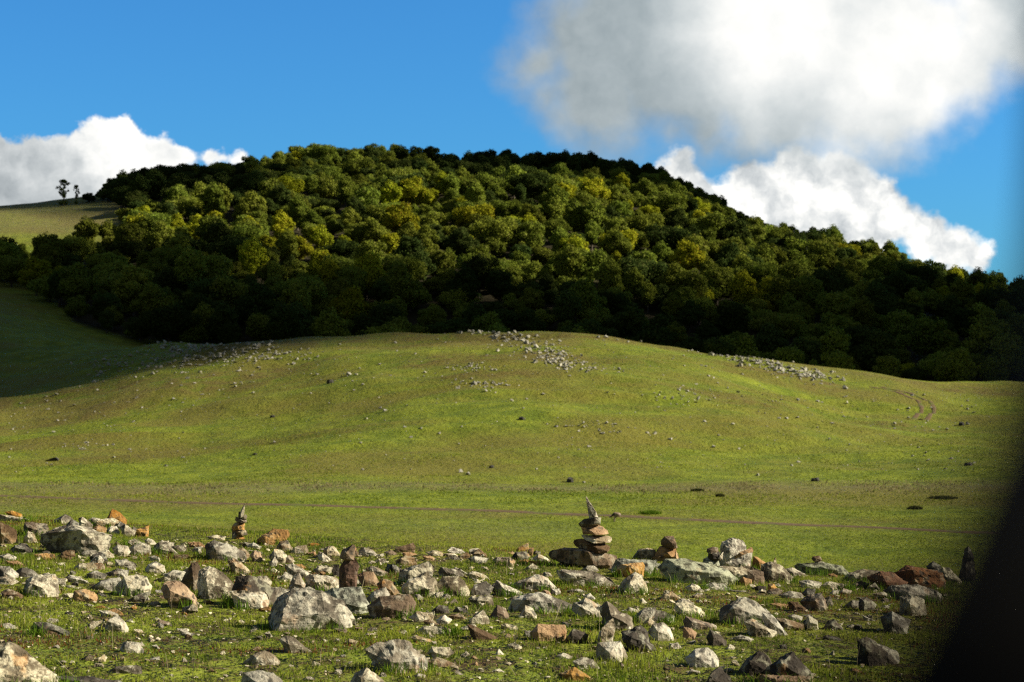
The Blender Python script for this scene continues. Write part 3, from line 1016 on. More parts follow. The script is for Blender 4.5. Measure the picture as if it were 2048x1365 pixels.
def poly_rock(pts, col, ridge=(0.32, 0.60), anchor=None, thick=None, over=False, ground=True, seed=1, rough=1.0, px0=None):
    """A rock whose outline was read off the photograph; pts in photograph pixels. Returns mesh, location, size in metres."""
    g = random.Random(seed)
    xs = [p[0] for p in pts]; ys = [p[1] for p in pts]
    mx_, my_ = sum(xs) / len(xs), max(ys)
    if anchor is not None:
        my2 = (min(ys) + max(ys)) / 2
        pts = [(mx_ + (a - mx_) * 1.06, my2 + (b - my2) * 1.20) for a, b in pts]
        xs = [p[0] for p in pts]; ys = [p[1] for p in pts]
    else:
        pts = [(mx_ + (a - mx_) * 1.16, my_ + (b - my_) * 1.12) for a, b in pts]
        xs = [p[0] for p in pts]; ys = [p[1] for p in pts]
    cx = (min(xs) + max(xs)) / 2; base = max(ys)
    ax = px0 if px0 is not None else cx
    a_py = anchor if anchor is not None else base
    yc = crest_depth(ax)
    p = hit(ax, a_py, 6.5, yc + 0.7)
    d = p.y if p else yc + 0.5
    dr = ray(cx, base); x0 = dr.x * d; gz = zpt(x0, d)
    zb = CAM_Z + dr.z * d - gz
    s = d / F
    w = (max(xs) - min(xs)) * s; h = (base - min(ys)) * s
    size = max(w, h)
    T = thick * s if thick else 0.80 * min(w, 1.6 * h)
    ol = [((x - cx) * s, (base - y) * s) for x, y in pts]
    rx, rz = (min(xs) - cx) * s + ridge[0] * w, ridge[1] * h
    H = []
    for (x, z) in ol:
        H.append(Vector((x, g.uniform(-.10, .10) * T, z)))
    # front: a ridge that parts a left face from a right face, plus a chipped corner or two
    wl = max(x for x, z in ol); 
    tz = ridge[1] * h if not over else 0.9 * h
    lo = (0.30 * h if over else (0.12 * h if anchor is not None else -0.10 * h))
    H.append(Vector((rx, -0.5 * T, tz))); H.append(Vector((rx + g.uniform(-.08, .12) * w, -0.5 * T, lo)))
    H.append(Vector((rx + (wl - rx) * g.uniform(.45, .75), -T * g.uniform(.30, .48), (lo if over else 0) + h * g.uniform(.20, .45))))
    H.append(Vector((rx + (wl - rx) * g.uniform(.5, .8), -T * g.uniform(.25, .42), lo)))
    H.append(Vector((rx - (rx + wl) * g.uniform(.25, .5), -T * g.uniform(.22, .36), lo + h * g.uniform(.0, .2))))
    for (x, z) in ol[::2] if len(ol) > 6 else ol:
        k = g.uniform(.62, .78)
        H.append(Vector((x * k, 0.5 * T * g.uniform(.85, 1.1), z * k * 0.97 + (0.1 * h if anchor is not None else 0))))
    lift = 0.0
    if anchor is None:
        dn = -0.16 * h - max(0.0, zb)
        low = [q for q in ol if q[1] < 0.35 * h]
        for (x, z) in low:
            H.append(Vector((x * .92, -0.1 * T, dn))); H.append(Vector((x * .7, 0.35 * T, dn)))
        H.append(Vector((rx, -0.42 * T, dn * 0.8)))
        if zb < 0:
            lift = 0.0
    me = rock_mesh('rock', H, size, seed, ROCK[col], fine=13 if size > 0.25 else 9, rough=rough)
    return me, Vector((x0, d + T * 0.32, gz + zb)), size, (cx, base, w / s, h / s), d


DATA_A = """g320,330 330,270 420,225 500,205 640,215 760,245 825,265 815,320 780,345 770,390 640,395 480,400 370,395
t808,140 840,75 890,100 940,155 935,185 850,165
p695,195 760,150 830,140 880,165 870,195 790,200 720,215
g410,155 480,108 520,125 550,160 500,180 440,175
d500,190 540,150 590,180 600,215 540,215
g590,150 615,135 650,165 690,190 680,235 600,215
g665,150 690,135 755,150 740,180 690,190
t695,215 740,195 790,210 795,250 720,250
p800,235 830,200 870,200 900,265 840,270 805,260
d875,195 900,165 940,190 930,215 895,220
g900,210 940,190 1010,240 1000,275 940,255
g1000,205 1050,220 1040,240 985,225
t1010,280 1060,230 1115,195 1110,270 1060,265
t40,95 90,82 150,105 175,128 110,128 60,110
p0,110 60,120 150,130 230,155 120,160 0,150
b175,210 190,180 240,175 290,200 340,190 350,230 320,270 260,260
b-40,200 0,180 50,200 110,240 118,310 60,330 0,320
p185,280 210,240 250,255 275,320 210,325 180,300
d75,370 115,335 170,330 240,370 245,395 160,400 80,400
t265,410 320,400 400,410 410,430 340,445 270,435
b415,430 490,385 550,380 555,420 500,435 430,450
g575,420 640,385 715,375 715,405 640,425
d675,435 740,395 785,410 800,455 740,465 685,460
p845,370 880,345 950,355 970,395 940,425 870,415
g960,370 1010,340 1090,330 1115,345 1120,410 1050,390 980,385
p1085,310 1110,290 1150,305 1165,330 1120,335
g1115,390 1190,325 1240,320 1300,370 1330,400 1240,410 1130,405
g1290,350 1370,340 1395,370 1330,395
g1545,350 1600,320 1700,335 1790,390 1820,440 1720,455 1600,440 1550,420
t1410,320 1480,315 1540,345 1470,355 1420,345
b1705,470 1735,440 1800,470 1870,550 1800,550 1740,500
g0,420 60,405 120,430 80,450 20,460
t50,455 130,455 185,490 140,500 80,480
g-20,500 70,500 130,560 110,580 0,575
g120,540 170,510 240,530 290,570 230,580 140,560
g175,670 195,610 250,580 380,565 410,600 425,700 390,725 320,690 240,705 185,700
p495,590 515,555 580,575 655,605 630,620 550,610 500,610
p545,520 600,475 690,475 720,510 700,530 600,525
g650,555 720,530 800,560 780,590 700,580
g865,450 940,445 1010,475 1025,500 930,510 880,490
g800,550 880,520 960,530 950,570 860,575
p1090,520 1110,490 1165,465 1220,500 1235,545 1170,550 1110,530
g1235,560 1300,530 1390,545 1380,600 1290,610 1240,590
b1345,640 1430,490 1470,485 1490,520 1480,640 1430,680 1390,670
g1470,660 1490,550 1560,520 1660,560 1740,640 1740,700 1640,745 1500,740
t1215,690 1235,630 1320,618 1370,650 1450,740 1505,810 1430,810 1330,780 1270,790
p865,660 930,590 1010,575 1080,590 1115,660 1090,690 1000,725 900,725 875,700
g690,660 760,605 880,590 900,620 860,650 740,680
t545,740 565,685 640,670 700,690 725,730 680,760 590,755
b15,690 60,670 130,690 170,720 100,735 30,720
d950,760 1040,705 1120,690 1120,710 1050,765
p745,825 830,830 885,855 870,870 790,855
p785,980 825,900 880,870 930,930 950,975 880,990
b1165,925 1190,895 1260,910 1285,940 1230,945
d235,960 270,925 370,920 460,960 510,990 480,1015 380,1005 290,990
p905,1130 925,1075 960,1065 1045,1075 1070,1135 990,1145
g615,1190 670,1155 710,1170 690,1205
p715,1190 780,1160 805,1180 750,1210
g820,1290 880,1250 1020,1235 1050,1250 1055,1290 980,1290 870,1300
g-90,1420 -80,1130 60,1105 120,1140 200,1210 280,1260 370,1330 390,1420
d330,1400 400,1320 540,1305 700,1310 850,1340 960,1400
p1360,1010 1400,990 1460,1000 1430,1020
p500,640 560,640 570,655 490,660"""
DATA_B = """t440,300 470,270 540,228 640,235 655,270 650,290 580,330 520,320 480,335 450,325
b580,350 600,320 650,310 685,370 620,385 575,370
p685,385 730,350 790,342 805,380 750,400
g355,345 400,320 455,350 400,360
p55,275 120,265 190,275 180,300 90,300
t800,335 850,320 900,330 870,345
b275,375 320,365 375,410 350,440 300,415
t375,420 410,385 450,400 465,450 420,465
g520,430 560,378 610,385 650,430 640,475 560,460
b640,440 670,415 700,440 690,475 650,475
p520,470 560,430 580,460 570,500 530,500
p885,420 920,400 960,430 985,455 900,455
p925,380 960,350 1000,350 1040,410 980,420 930,400
p1190,385 1230,360 1290,380 1320,410 1260,420
g1190,400 1215,392 1230,415 1200,420
b1140,350 1160,340 1185,400 1160,420
b1440,395 1500,360 1590,325 1605,350 1600,385 1500,390
b1380,390 1430,375 1470,400 1400,415
t1665,420 1720,415 1760,440 1690,455
b1470,460 1540,420 1600,440 1620,495 1540,490 1480,480
g640,490 700,485 810,560 790,590 690,540 640,520
t690,485 760,480 790,505 750,510
g600,590 640,545 690,570 680,610 610,610
p665,670 700,580 740,562 785,640 785,690 700,690
p785,600 840,560 1000,590 1040,640 1000,660 850,690 790,660
g850,530 900,500 990,510 980,540 880,555
d990,540 1000,490 1040,490 1045,575 1000,570
t1180,570 1220,550 1290,550 1335,625 1290,645 1230,625 1190,600
b1245,520 1290,500 1400,545 1380,570 1290,565 1250,545
b1325,640 1375,600 1440,625 1495,715 1420,720 1380,660
g1240,745 1300,690 1380,665 1410,715 1370,750 1280,790 1250,790
b1270,810 1350,740 1550,725 1600,780 1580,840 1480,880 1380,885 1290,850
g520,900 600,760 700,700 800,690 900,705 1040,780 1100,870 1150,950 1140,975 960,975 800,970 640,950 540,910
l915,720 1000,680 1190,670 1200,730 1250,800 1240,850 1130,850 1060,780 980,740
d255,690 280,600 380,585 480,640 550,700 550,790 500,780 400,700
p230,700 400,690 480,685 512,740 500,790 380,815 280,790 245,750
g520,665 600,660 680,690 720,720 620,760 560,740
g430,580 500,575 535,620 520,650 450,620
g1490,620 1500,540 1600,500 1700,470 1745,520 1720,550 1560,640 1510,635
g1500,700 1560,600 1700,560 1750,610 1790,690 1700,690 1600,720
p340,1220 400,1160 480,1135 540,1160 585,1215 540,1235 420,1235
g600,1050 650,1025 700,1040 820,1140 720,1145 640,1110
p1255,1140 1330,1090 1460,1065 1540,1085 1620,1150 1670,1220 1640,1280 1500,1290 1350,1270 1270,1200
g310,1420 340,1310 440,1290 540,1300 600,1365 600,1420
g1130,1420 1160,1310 1250,1258 1310,1310 1370,1365 1370,1420
g1700,1150 1740,1100 1860,1105 1900,1150 1840,1180 1760,1185
b1710,1210 1780,1180 1900,1225 1910,1250 1800,1240
b1090,1070 1120,1040 1180,1055 1170,1080
p1580,1030 1620,1015 1720,1040 1740,1065 1660,1060
g1620,990 1680,945 1800,945 1900,985 1860,1005 1740,1000
p1560,880 1620,840 1750,835 1740,890 1640,910
b1670,905 1720,890 1790,930 1700,935
d1740,830 1790,790 1850,800 1860,850 1780,845"""
DATA_C = """p190,395 240,375 300,385 330,410 260,420
p330,400 400,395 430,415 360,425
b430,430 500,395 530,420 500,440
b530,395 590,370 640,400 660,430 580,410
g510,440 560,420 650,440 640,470 540,465
t860,395 900,355 955,328 960,390 910,395
t955,400 970,360 1000,360 990,420
t808,395 840,385 860,400 830,415
d840,430 870,395 940,390 965,425 940,450 860,450
b690,455 740,430 810,435 820,470 720,475
t795,480 820,430 860,460 850,490 810,500
d990,400 1020,380 1050,390 1030,415
p1000,440 1040,405 1100,440 1130,470 1060,460
t940,480 980,455 1080,460 1130,490 1040,490
t890,460 930,445 970,455 930,470
g930,520 990,480 1030,500 1000,530 940,535
g1180,530 1300,522 1450,545 1560,570 1620,645 1480,640 1330,590 1200,560
t1605,560 1660,490 1720,478 1810,478 1820,500 1815,570 1740,580 1650,570
l1580,560 1625,450 1760,440 1910,450 1910,480 1780,490 1640,545
g1745,440 1790,380 1850,360 1910,375 1915,440
g285,650 330,590 420,600 430,585 480,620 510,700 480,720 380,700
g280,540 320,510 440,515 470,560 390,575 300,570
p500,560 560,535 620,550 660,590 580,590
g535,700 560,640 640,620 690,660 640,690 560,715
g690,680 730,615 800,640 900,690 935,720 800,720 720,710
p850,640 930,600 1010,570 1060,610 1100,600 1180,670 1060,670 920,670
g1290,605 1340,582 1420,600 1400,625 1310,620
g760,750 860,720 930,730 860,760 780,765
g530,750 600,725 680,720 700,780 640,790 560,780
g835,830 870,760 960,710 1040,700 1150,750 1280,800 1290,820 1180,830 1100,790 1000,800 920,840
d400,830 430,800 500,820 510,845 430,845
p270,900 330,865 380,900 340,930 290,925
b370,870 440,850 500,890 420,895
g510,930 560,860 620,830 660,900 640,920 560,930
b680,870 730,795 790,820 810,870 740,885
g900,870 940,795 990,820 1020,870 1000,885 950,870
b510,945 560,945 720,1035 690,1045 600,1010 530,975
p755,935 790,925 870,945 870,970 780,970
t985,1000 1040,940 1220,945 1230,1000 1220,1040 1060,1055 1010,1030
d1245,1050 1300,970 1370,990 1410,1010 1390,1060 1300,1075
g800,1080 860,1065 905,1100 880,1115 820,1100
p710,1160 740,1115 775,1155
p1165,1165 1220,1145 1290,1170 1270,1190 1190,1185
g1300,1210 1380,1180 1440,1200 1495,1265 1420,1260 1340,1230
t1200,1310 1310,1258 1370,1290 1430,1340 1390,1350 1290,1325
g380,1310 430,1265 480,1310
g690,1275 740,1260 790,1285 740,1290
p100,1320 140,1295 190,1310 170,1330
g1285,830 1310,780 1390,745 1480,800 1500,850 1450,880 1340,850
p1475,1080 1500,990 1540,930 1590,900 1610,960 1570,1010 1560,1080
p1475,1190 1485,1080 1560,1075 1640,1070 1690,1180 1600,1210
g1500,830 1560,780 1660,850 1720,890 1740,950 1680,980 1620,940 1560,880
d1660,1000 1740,980 1800,960 1850,1010 1910,1140 1860,1130 1780,1130 1720,1060
g1755,880 1830,820 1910,815 1915,880 1850,920
p1640,660 1680,600 1760,555 1810,570 1850,690 1750,690 1690,700
p1370,720 1420,700 1460,740 1400,745
g1250,680 1330,665 1400,690 1300,695
p1660,830 1720,805 1790,830 1730,850"""
DATA_D = """l460,520 520,460 660,452 800,490 940,535 1010,605 980,625 900,590 740,570 600,575 480,540
t750,570 810,535 880,540 930,585 940,620 860,620 790,620
l335,490 400,475 480,480 470,510 370,510
g915,370 920,330 960,325 1000,303 1060,320 1090,360 1080,410 1020,455 960,475 900,490
t1000,455 1080,390 1130,362 1143,385 1120,410 1040,450
g890,500 980,470 1060,440 1135,400 1140,490 1060,510 950,530
t1140,490 1150,425 1180,430 1255,490 1200,500
g1215,590 1220,500 1290,480 1360,510 1430,590 1330,625 1250,610
g890,500 1000,490 1130,500 1215,540 1210,600 1100,600 1000,580 960,540
t1040,610 1070,580 1130,600 1135,635 1060,640
b1105,630 1110,540 1150,535 1215,545 1225,630 1160,635
t1255,670 1255,630 1300,630 1335,690 1290,690
d1135,660 1180,640 1240,650 1230,675 1160,680
p1180,690 1210,665 1240,680 1230,695
p640,660 690,625 740,650 770,680 700,690
g765,640 840,615 930,625 970,670 880,675
g970,670 1090,680 1070,690
l1457,495 1500,465 1580,458 1680,480 1800,495 1855,545 1800,560 1700,550 1560,560 1480,530
t1700,555 1740,550 1770,570 1720,580
g1370,520 1440,510 1530,560 1440,575
g1490,610 1560,600 1650,620 1640,660 1540,650
g1650,640 1720,610 1850,630 1800,670 1690,665
g1335,715 1420,685 1500,700 1520,735 1430,735
d1515,700 1545,665 1605,670 1600,710 1560,720
b1500,770 1560,730 1660,705 1690,760 1700,830 1600,830 1540,810
g1680,740 1720,725 1740,780 1710,800
t1275,780 1340,770 1410,775 1400,810 1320,805
b1405,800 1420,765 1480,770 1550,835 1440,830
g915,920 930,830 1010,780 1090,755 1180,790 1230,850 1280,900 1150,930 1000,935
g1190,830 1240,810 1285,865 1230,860
g1090,920 1150,900 1230,940 1310,990 1290,1025 1200,1020 1120,985
g1225,860 1290,870 1340,960 1400,1015 1320,1010 1260,940
b1310,890 1390,890 1530,940 1520,975 1430,960
p1530,940 1560,870 1620,910 1630,975 1560,970
g1405,870 1440,855 1510,875 1500,900 1420,895
p565,820 570,780 640,770 740,815 800,880 680,860 590,850
g560,760 620,735 700,770 690,790 600,790
p430,740 480,710 530,690 600,740 520,750
b635,920 650,880 720,895 860,940 850,965 740,970 660,950
t620,1040 630,955 680,965 720,1000 690,1020
d800,1040 830,980 890,1010 940,1060 920,1090 840,1070
d265,880 370,815 460,830 540,870 545,920 420,920 310,900
p320,930 370,880 410,920 350,950
g370,1000 400,940 470,930 520,970 545,1040 430,1055
g650,1190 720,1130 810,1115 870,1170 885,1210 800,1240 720,1250
p940,1110 970,1080 1010,1100 990,1120
g980,1040 1050,1010 1140,1040 1100,1060
d1050,1300 1110,1200 1190,1145 1250,1180 1280,1230 1250,1270 1150,1310
d1290,1260 1420,1160 1460,1150 1520,1220 1575,1310 1575,1380 1400,1380
g1210,1290 1300,1230 1420,1215 1425,1310 1300,1320
t1200,1400 1210,1300 1400,1320 1570,1330 1575,1400
d770,1400 850,1290 900,1262 970,1340 970,1400
d1675,960 1710,910 1750,900 1810,960 1760,975
d1640,1030 1690,1005 1760,1015 1800,1050 1720,1050
g870,830 910,815 925,850 880,850
g1010,760 1040,725 1080,740 1070,765
t1100,720 1150,710 1190,740 1120,740
b1780,700 1820,660 1880,680 1870,710"""
DATA_E = """g580,590 600,560 720,530 820,540 830,600 700,630 600,625
r765,590 850,545 930,545 1000,600 1035,625 900,650 870,680 810,640
b600,650 690,610 750,630 720,670 650,670
d720,680 800,625 850,685
r975,560 1060,505 1180,520 1290,560 1325,610 1310,670 1150,630 1050,590
t1020,600 1030,555 1080,570 1150,630 1080,610
d1190,500 1240,465 1290,500 1290,530 1220,520
g1290,560 1310,515 1360,520 1440,610 1380,630 1320,620
g890,690 950,650 1100,640 1250,680 1300,740 1200,760 1050,720 930,710
g990,820 1000,740 1080,720 1160,760 1180,840 1100,865 1020,840
d680,800 690,740 740,730 810,790 760,830
g580,790 630,750 680,760 670,810
g850,890 930,850 1060,915 1030,1000 920,950 870,930
d670,1180 680,1070 740,1050 880,1150 870,1240 720,1200
g750,1040 870,1090 970,1150 980,1200 900,1220 830,1120
p780,700 860,690 920,705 870,730
g700,860 750,880 800,905 720,890"""
KZ = 1915 / 512


def parse(line, ox, oy, k):
    col = line[0]
    return col, [(ox + float(a) / k, oy + float(b) / k) for a, b in (q.split(',') for q in line[1:].split())]


LANDMARKS = (('the tall cairn', 1180, 1110), ('the spire-topped cairn', 480, 1065), ('the two-stone pillar', 695, 1165), ('the big cracked boulder', 625, 1235),
             ('the rounded pale boulder', 790, 1320), ('the left boulder', 155, 1090), ('the squat brown cairn', 1332, 1110), ('the long lichened slab', 1400, 1150),
             ('the rust-red slab', 1775, 1165), ('the leaning tan slab', 362, 1195), ('the tan cube', 1095, 1265), ('the pale notched stone', 1220, 1300),
             ('the corner boulder', 40, 1350), ('the dark trio', 1560, 1340), ('the capped grey boulder', 1475, 1110), ('the heaped tan stones', 1050, 1105))
CWORD = {'g': 'mottled grey', 'p': 'pale', 't': 'tan', 'b': 'brown', 'd': 'dark', 'r': 'rust-red', 'l': 'green-grey lichened'}


def rock_where(px, py):
    best = min(LANDMARKS, key=lambda L: math.hypot((px - L[1]) * 0.8, (py - L[2]) * 1.3))
    dx, dy = px - best[1], py - best[2]
    if abs(dx) > abs(dy) * 1.3:
        return ('right of ' if dx > 0 else 'left of ') + best[0]
    return ('in front of ' if dy > 0 else 'behind ') + best[0]


HERO = {                       # which outline -> its own label (data set, index)
    ('A', 0): 'large mottled grey boulder at the rock pile on the left rise', ('A', 45): 'tan slab with green lichen leaning on a grey boulder',
    ('A', 43): 'upright pointed brown shard beside the leaning tan slab', ('A', 59): 'big grey corner boulder cut off by the bottom left of the view',
    ('A', 46): 'pale striped boulder with parallel grooves', ('A', 1): 'orange pointed stone on top of the rock pile',
    ('B', 32): 'big cracked grey boulder with a flat sunlit face in the grass', ('B', 42): 'rounded pale boulder alone in the near grass',
    ('B', 0): 'rounded tan boulder right of the spire-topped cairn', ('B', 33): 'lichened flat stone that carries the two-stone pillar',
    ('B', 16): 'long brown stone tilted up at the edge of the meadow', ('C', 38): 'tan cube-shaped stone in the grass', ('C', 36): 'thin narrow slab lying slanted in the grass',
    ('C', 17): 'tan block with one dark face right of the tall cairn', ('C', 50): 'pale notched stone standing under the upright orange-flecked one',
    ('C', 49): 'upright pale stone with orange flecks', ('D', 0): 'long low slab covered in grey-green lichen', ('D', 3): 'knobbly grey boulder perched on a tan slab',
    ('D', 1): 'tan block with bright front before the long lichened slab', ('D', 10): 'upright brown block against the grey boulder base', ('D', 17): 'flat dark lichened slab at the edge of the meadow',
    ('E', 1): 'rust-red cracked slab lying on the rise at the shaded right', ('E', 4): 'big rust-red block tilted at the shaded right', ('D', 28): 'large grooved grey boulder in the right grass',
    ('D', 51): 'dark pointed boulder behind the near dark stones', ('A', 60): 'dark low boulder cut by the bottom edge', ('D', 24): 'blocky brown boulder with a grooved end',
}
RIDGE = {('B', 32): (0.20, 0.30), ('D', 1): (0.45, 0.55), ('C', 17): (0.48, 0.8), ('C', 38): (0.22, 0.6), ('D', 10): (0.38, 0.6), ('D', 24): (0.5, 0.6), ('B', 42): (0.45, 0.35),
         ('A', 43): (0.72, 0.5), ('E', 4): (0.3, 0.85), ('B', 0): (0.25, 0.5), ('A', 1): (0.2, 0.5), ('A', 0): (0.6, 0.85)}
ROCKS = []       # everything that lies on the knoll, for labels and for the grass: object, px, py, look, x, y, radius, label
FOOT = []        # footprints on the ground
seed = 100
for key, data, ox in (('A', DATA_A, 0), ('B', DATA_B, 400), ('C', DATA_C, 800), ('D', DATA_D, 1200), ('E', DATA_E, 1536)):
    for i, ln in enumerate(data.split('\n')):
        seed += 1
        col, pts = parse(ln, ox, 1000, KZ)
        rg = RIDGE.get((key, i), (0.22 + 0.22 * ((seed * 7) % 10) / 10, 0.45 + 0.25 * ((seed * 3) % 10) / 10))
        me, loc, size, (cx, base, w, h), d = poly_rock(pts, col, ridge=rg, seed=seed)
        o = link('boulder' if w > 75 else 'rock', me, loc=loc)
        shape = 'flat stone' if w > 2.3 * h else 'upright stone' if h > 1.1 * w else 'pointed rock' if (seed % 3 == 0 and h > .6 * w) else 'angular rock'
        sz = 'big ' if w > 75 else 'small ' if w < 28 else ''
        ROCKS.append((o, cx, base - h / 2, f'{sz}{CWORD[col]} {shape}', HERO.get((key, i)), 'boulder' if w > 75 else 'rock'))
        FOOT.append((loc.x, loc.y, w * d / F * 0.46, size * 0.35))


# stones of the cairns: each one lies loose on the one below
def cairn(stones, ox, oy, k, anchor, px0, cname, grp):
    global seed
    for n, (ln, label, kw) in enumerate(stones):
        seed += 1
        col, pts = parse(ln, ox, oy, k)
        me, loc, size, (cx, base, w, h), d = poly_rock(pts, col, anchor=anchor, px0=px0, seed=seed, **{'rough': 0.7, **kw})
        o = link('cairn_stone', me, loc=(loc.x, loc.y - kw.get('thick', 0) * 0, loc.z))
        tag(o, label, 'stone', grp)


O = dict(over=True)
cairn((('b165,1060 170,1000 220,965 400,935 650,945 740,960 1050,1010 1200,1030 1290,1060 1315,1130 1280,1230 1200,1290 1000,1300 750,1290 520,1240 350,1150 200,1100', 'broad brown slab with a lichened top carrying the tall cairn', dict(over=True, ridge=(0.55, 0.75), thick=62)),
       ('b580,830 600,790 720,770 980,830 1100,840 1190,890 1180,950 1090,955 1000,990 950,1000 850,960 700,940 620,890', 'lowest stone of the tall cairn, dark with a pale right end', dict(ridge=(0.6, 0.5), thick=50)),
       ('p705,710 740,680 900,685 1030,690 1150,695 1225,725 1215,780 1180,820 1040,830 880,820 760,760', 'flat pale stone, third from the top of the tall cairn', dict(ridge=(0.45, 0.5), thick=46)),
       ('t690,545 900,530 970,515 1070,545 1140,600 1170,660 1050,680 880,685 750,670 710,600', 'tan wedge stone under the dark one of the tall cairn', dict(ridge=(0.4, 0.45), thick=42)),
       ('d660,490 750,420 940,385 1045,400 1020,510 930,525 700,540', 'dark stone directly under the pointed top of the tall cairn', dict(over=True, ridge=(0.7, 0.7), thick=36)),
       ('p780,80 795,55 820,80 985,360 960,375 840,390 810,230', 'slender pointed grey stone standing on top of the tall cairn', dict(ridge=(0.62, 0.2), thick=16, rough=0.25))),
      1080, 990, 1706 / 200, 1137, 1180, 'tall', 'stones of the tall cairn')
cairn((('t440,1095 460,1040 600,1000 680,1010 750,1080 730,1110 560,1115', 'rough tan foot stone of the spire-topped cairn', dict()),
       ('d433,1090 430,950 520,920 580,970 520,1050', 'dark stone wedged low on the left of the spire-topped cairn', dict()),
       ('b415,900 420,865 560,870 700,865 760,875 815,980 770,1000 650,1015 560,975 430,945', 'flat brown stone with an orange corner in the spire-topped cairn', dict(ridge=(0.6, 0.5))),
       ('t405,820 430,760 500,700 600,685 730,695 738,870 600,875 440,865', 'blocky orange and grey stone in the middle of the spire-topped cairn', dict(ridge=(0.52, 0.5))),
       ('b498,620 520,550 620,590 700,615 790,625 775,670 720,695 600,690 520,655', 'thin flat stone above the blocky orange one', dict(ridge=(0.6, 0.5))),
       ('p685,600 720,520 770,480 805,530 775,610', 'small pale stone propping the spire on its right side', dict()),
       ('d580,530 590,420 635,430 640,540 605,570', 'small dark stone propping the spire on its left side', dict()),
       ('p615,510 625,420 690,300 735,225 750,240 745,400 705,510 650,575', 'pointed spire stone at the top of the spire-topped cairn', dict(ridge=(0.3, 0.3)))),
      430, 990, 1985 / 160, 1079, 478, 'spire', 'stones of the spire-topped cairn')
cairn((('r1035,600 1040,530 1070,470 1150,440 1185,490 1165,660 1085,700 1040,695', 'upright rusty brown pillar stone standing on a lichened flat stone', dict(ridge=(0.40, 0.5), thick=34)),
       ('b1045,430 1060,380 1120,350 1145,338 1162,360 1152,445 1090,448', 'small brown head stone balanced on the upright pillar', dict(ridge=(0.45, 0.5), thick=28))),
      400, 1000, KZ, 1196, 695, 'pillar', 'stones of the two-stone pillar')
cairn((('b185,440 350,400 480,405 500,500 350,505 230,490', 'brown stone low on the left of the squat brown cairn', dict(over=True)),
       ('t440,410 570,345 600,390 615,475 500,500', 'tan stone low on the right of the squat brown cairn', dict(ridge=(0.7, 0.5))),
       ('t230,390 300,280 340,262 580,292 577,325 425,400 330,412 240,430', 'slanting tan slab in the middle of the squat cairn', dict(ridge=(0.6, 0.4), thick=40)),
       ('b335,230 340,180 390,120 530,112 542,165 587,272 520,288 400,272', 'blocky top stone of the squat brown cairn', dict(ridge=(0.62, 0.5), thick=28))),
      1280, 1060, 2048 / 260, 1125, 1332, 'squat', 'stones of the squat brown cairn')
cairn((('l990,520 1000,470 1070,440 1150,470 1240,480 1255,575 1150,610 1020,580', 'lichened base stone of the small dark cairn', dict()),
       ('d1065,425 1080,370 1240,348 1262,380 1238,485 1130,490', 'dark middle stone of the small dark cairn', dict(over=True)),
       ('b1050,345 1060,300 1150,272 1225,290 1232,340 1180,375 1090,375', 'brown top stone of the small dark cairn', dict(ridge=(0.3, 0.6))),
       ('p1225,480 1290,360 1310,352 1262,470', 'thin pale splinter leaning between the small dark cairn and the capped boulder', dict())),
      1280, 1060, 2048 / 260, 1137, 1423, 'small', 'stones of the small dark cairn')
cairn((('b1285,490 1300,440 1312,432 1318,462 1312,495', 'tiny upright stone on the grey boulder right of the capped boulder', dict()),), 1200, 1000, KZ, 1132, 1548, 'tiny', None)
cairn((('b1580,440 1590,425 1640,420 1662,452 1600,460', 'small brown stone lying on top of the flat dark slab', dict()),
       ('g1585,488 1620,452 1680,465 1695,490', 'small grey stone between the brown one and the flat dark slab', dict())), 1200, 1000, KZ, 1146, 1640, 'onslab', None)
cairn((('d1425,620 1440,500 1455,435 1505,420 1550,470 1562,560 1525,630', 'tall dark base stone of the cairn in deep shade at the right', dict(thick=28)),
       ('d1462,425 1470,370 1500,352 1532,400 1542,440', 'dark head stone of the cairn in deep shade at the right', dict())), 1536, 1000, KZ, 1164, 1932, 'shade', 'stones of the shaded cairn')

# loose stones scattered between the outlined ones
_sr = random.Random(31)
MINI = {}
for col in 'gpbtd':
    for v in range(3):
        pts = []
        for _ in range(16):
            p = Vector((_sr.gauss(0, 1), _sr.gauss(0, 1), _sr.gauss(0, 1))).normalized()
            pts.append(Vector((p.x * _sr.uniform(.8, 1.1) * .5, p.y * .42, p.z * _sr.uniform(.22, .36))))
        MINI[(col, v)] = rock_mesh('loose_stone', pts, 1.0, 900 + ord(col) + v, ROCK[col], 9, 1.0)
n_done = 0
while n_done < 200:
    px, py = _sr.uniform(10, 1800), _sr.uniform(1085, 1362)
    if py < np.interp(px, [0, 500, 1000, 1650, 1800], [1060, 1095, 1115, 1160, 1170]):
        continue
    p = hit(px, py, 7, crest_depth(px))
    if not p:
        continue
    wpx = 9 + 24 * _sr.random() ** 1.5
    r = wpx * p.y / F
    if min(math.hypot((p.x - f[0]) / (f[2] + r * .6), (p.y - f[1]) / (f[3] + r)) for f in FOOT) < 1.0:
        continue
    col = _sr.choices('gpbtd', (34, 34, 12, 9, 8))[0]
    o = link('loose_stone', MINI[(col, _sr.randrange(3))], loc=(p.x, p.y, p.z + r * .04), rot=(_sr.uniform(-.3, .3), _sr.uniform(-.3, .3), _sr.uniform(0, 6.28)), scale=(r, r, r * _sr.uniform(.8, 1.3)))
    ROCKS.append((o, px, py, f'little {CWORD[col]} stone', None, 'stone'))
    FOOT.append((p.x, p.y, r * .5, r * .5))
    n_done += 1

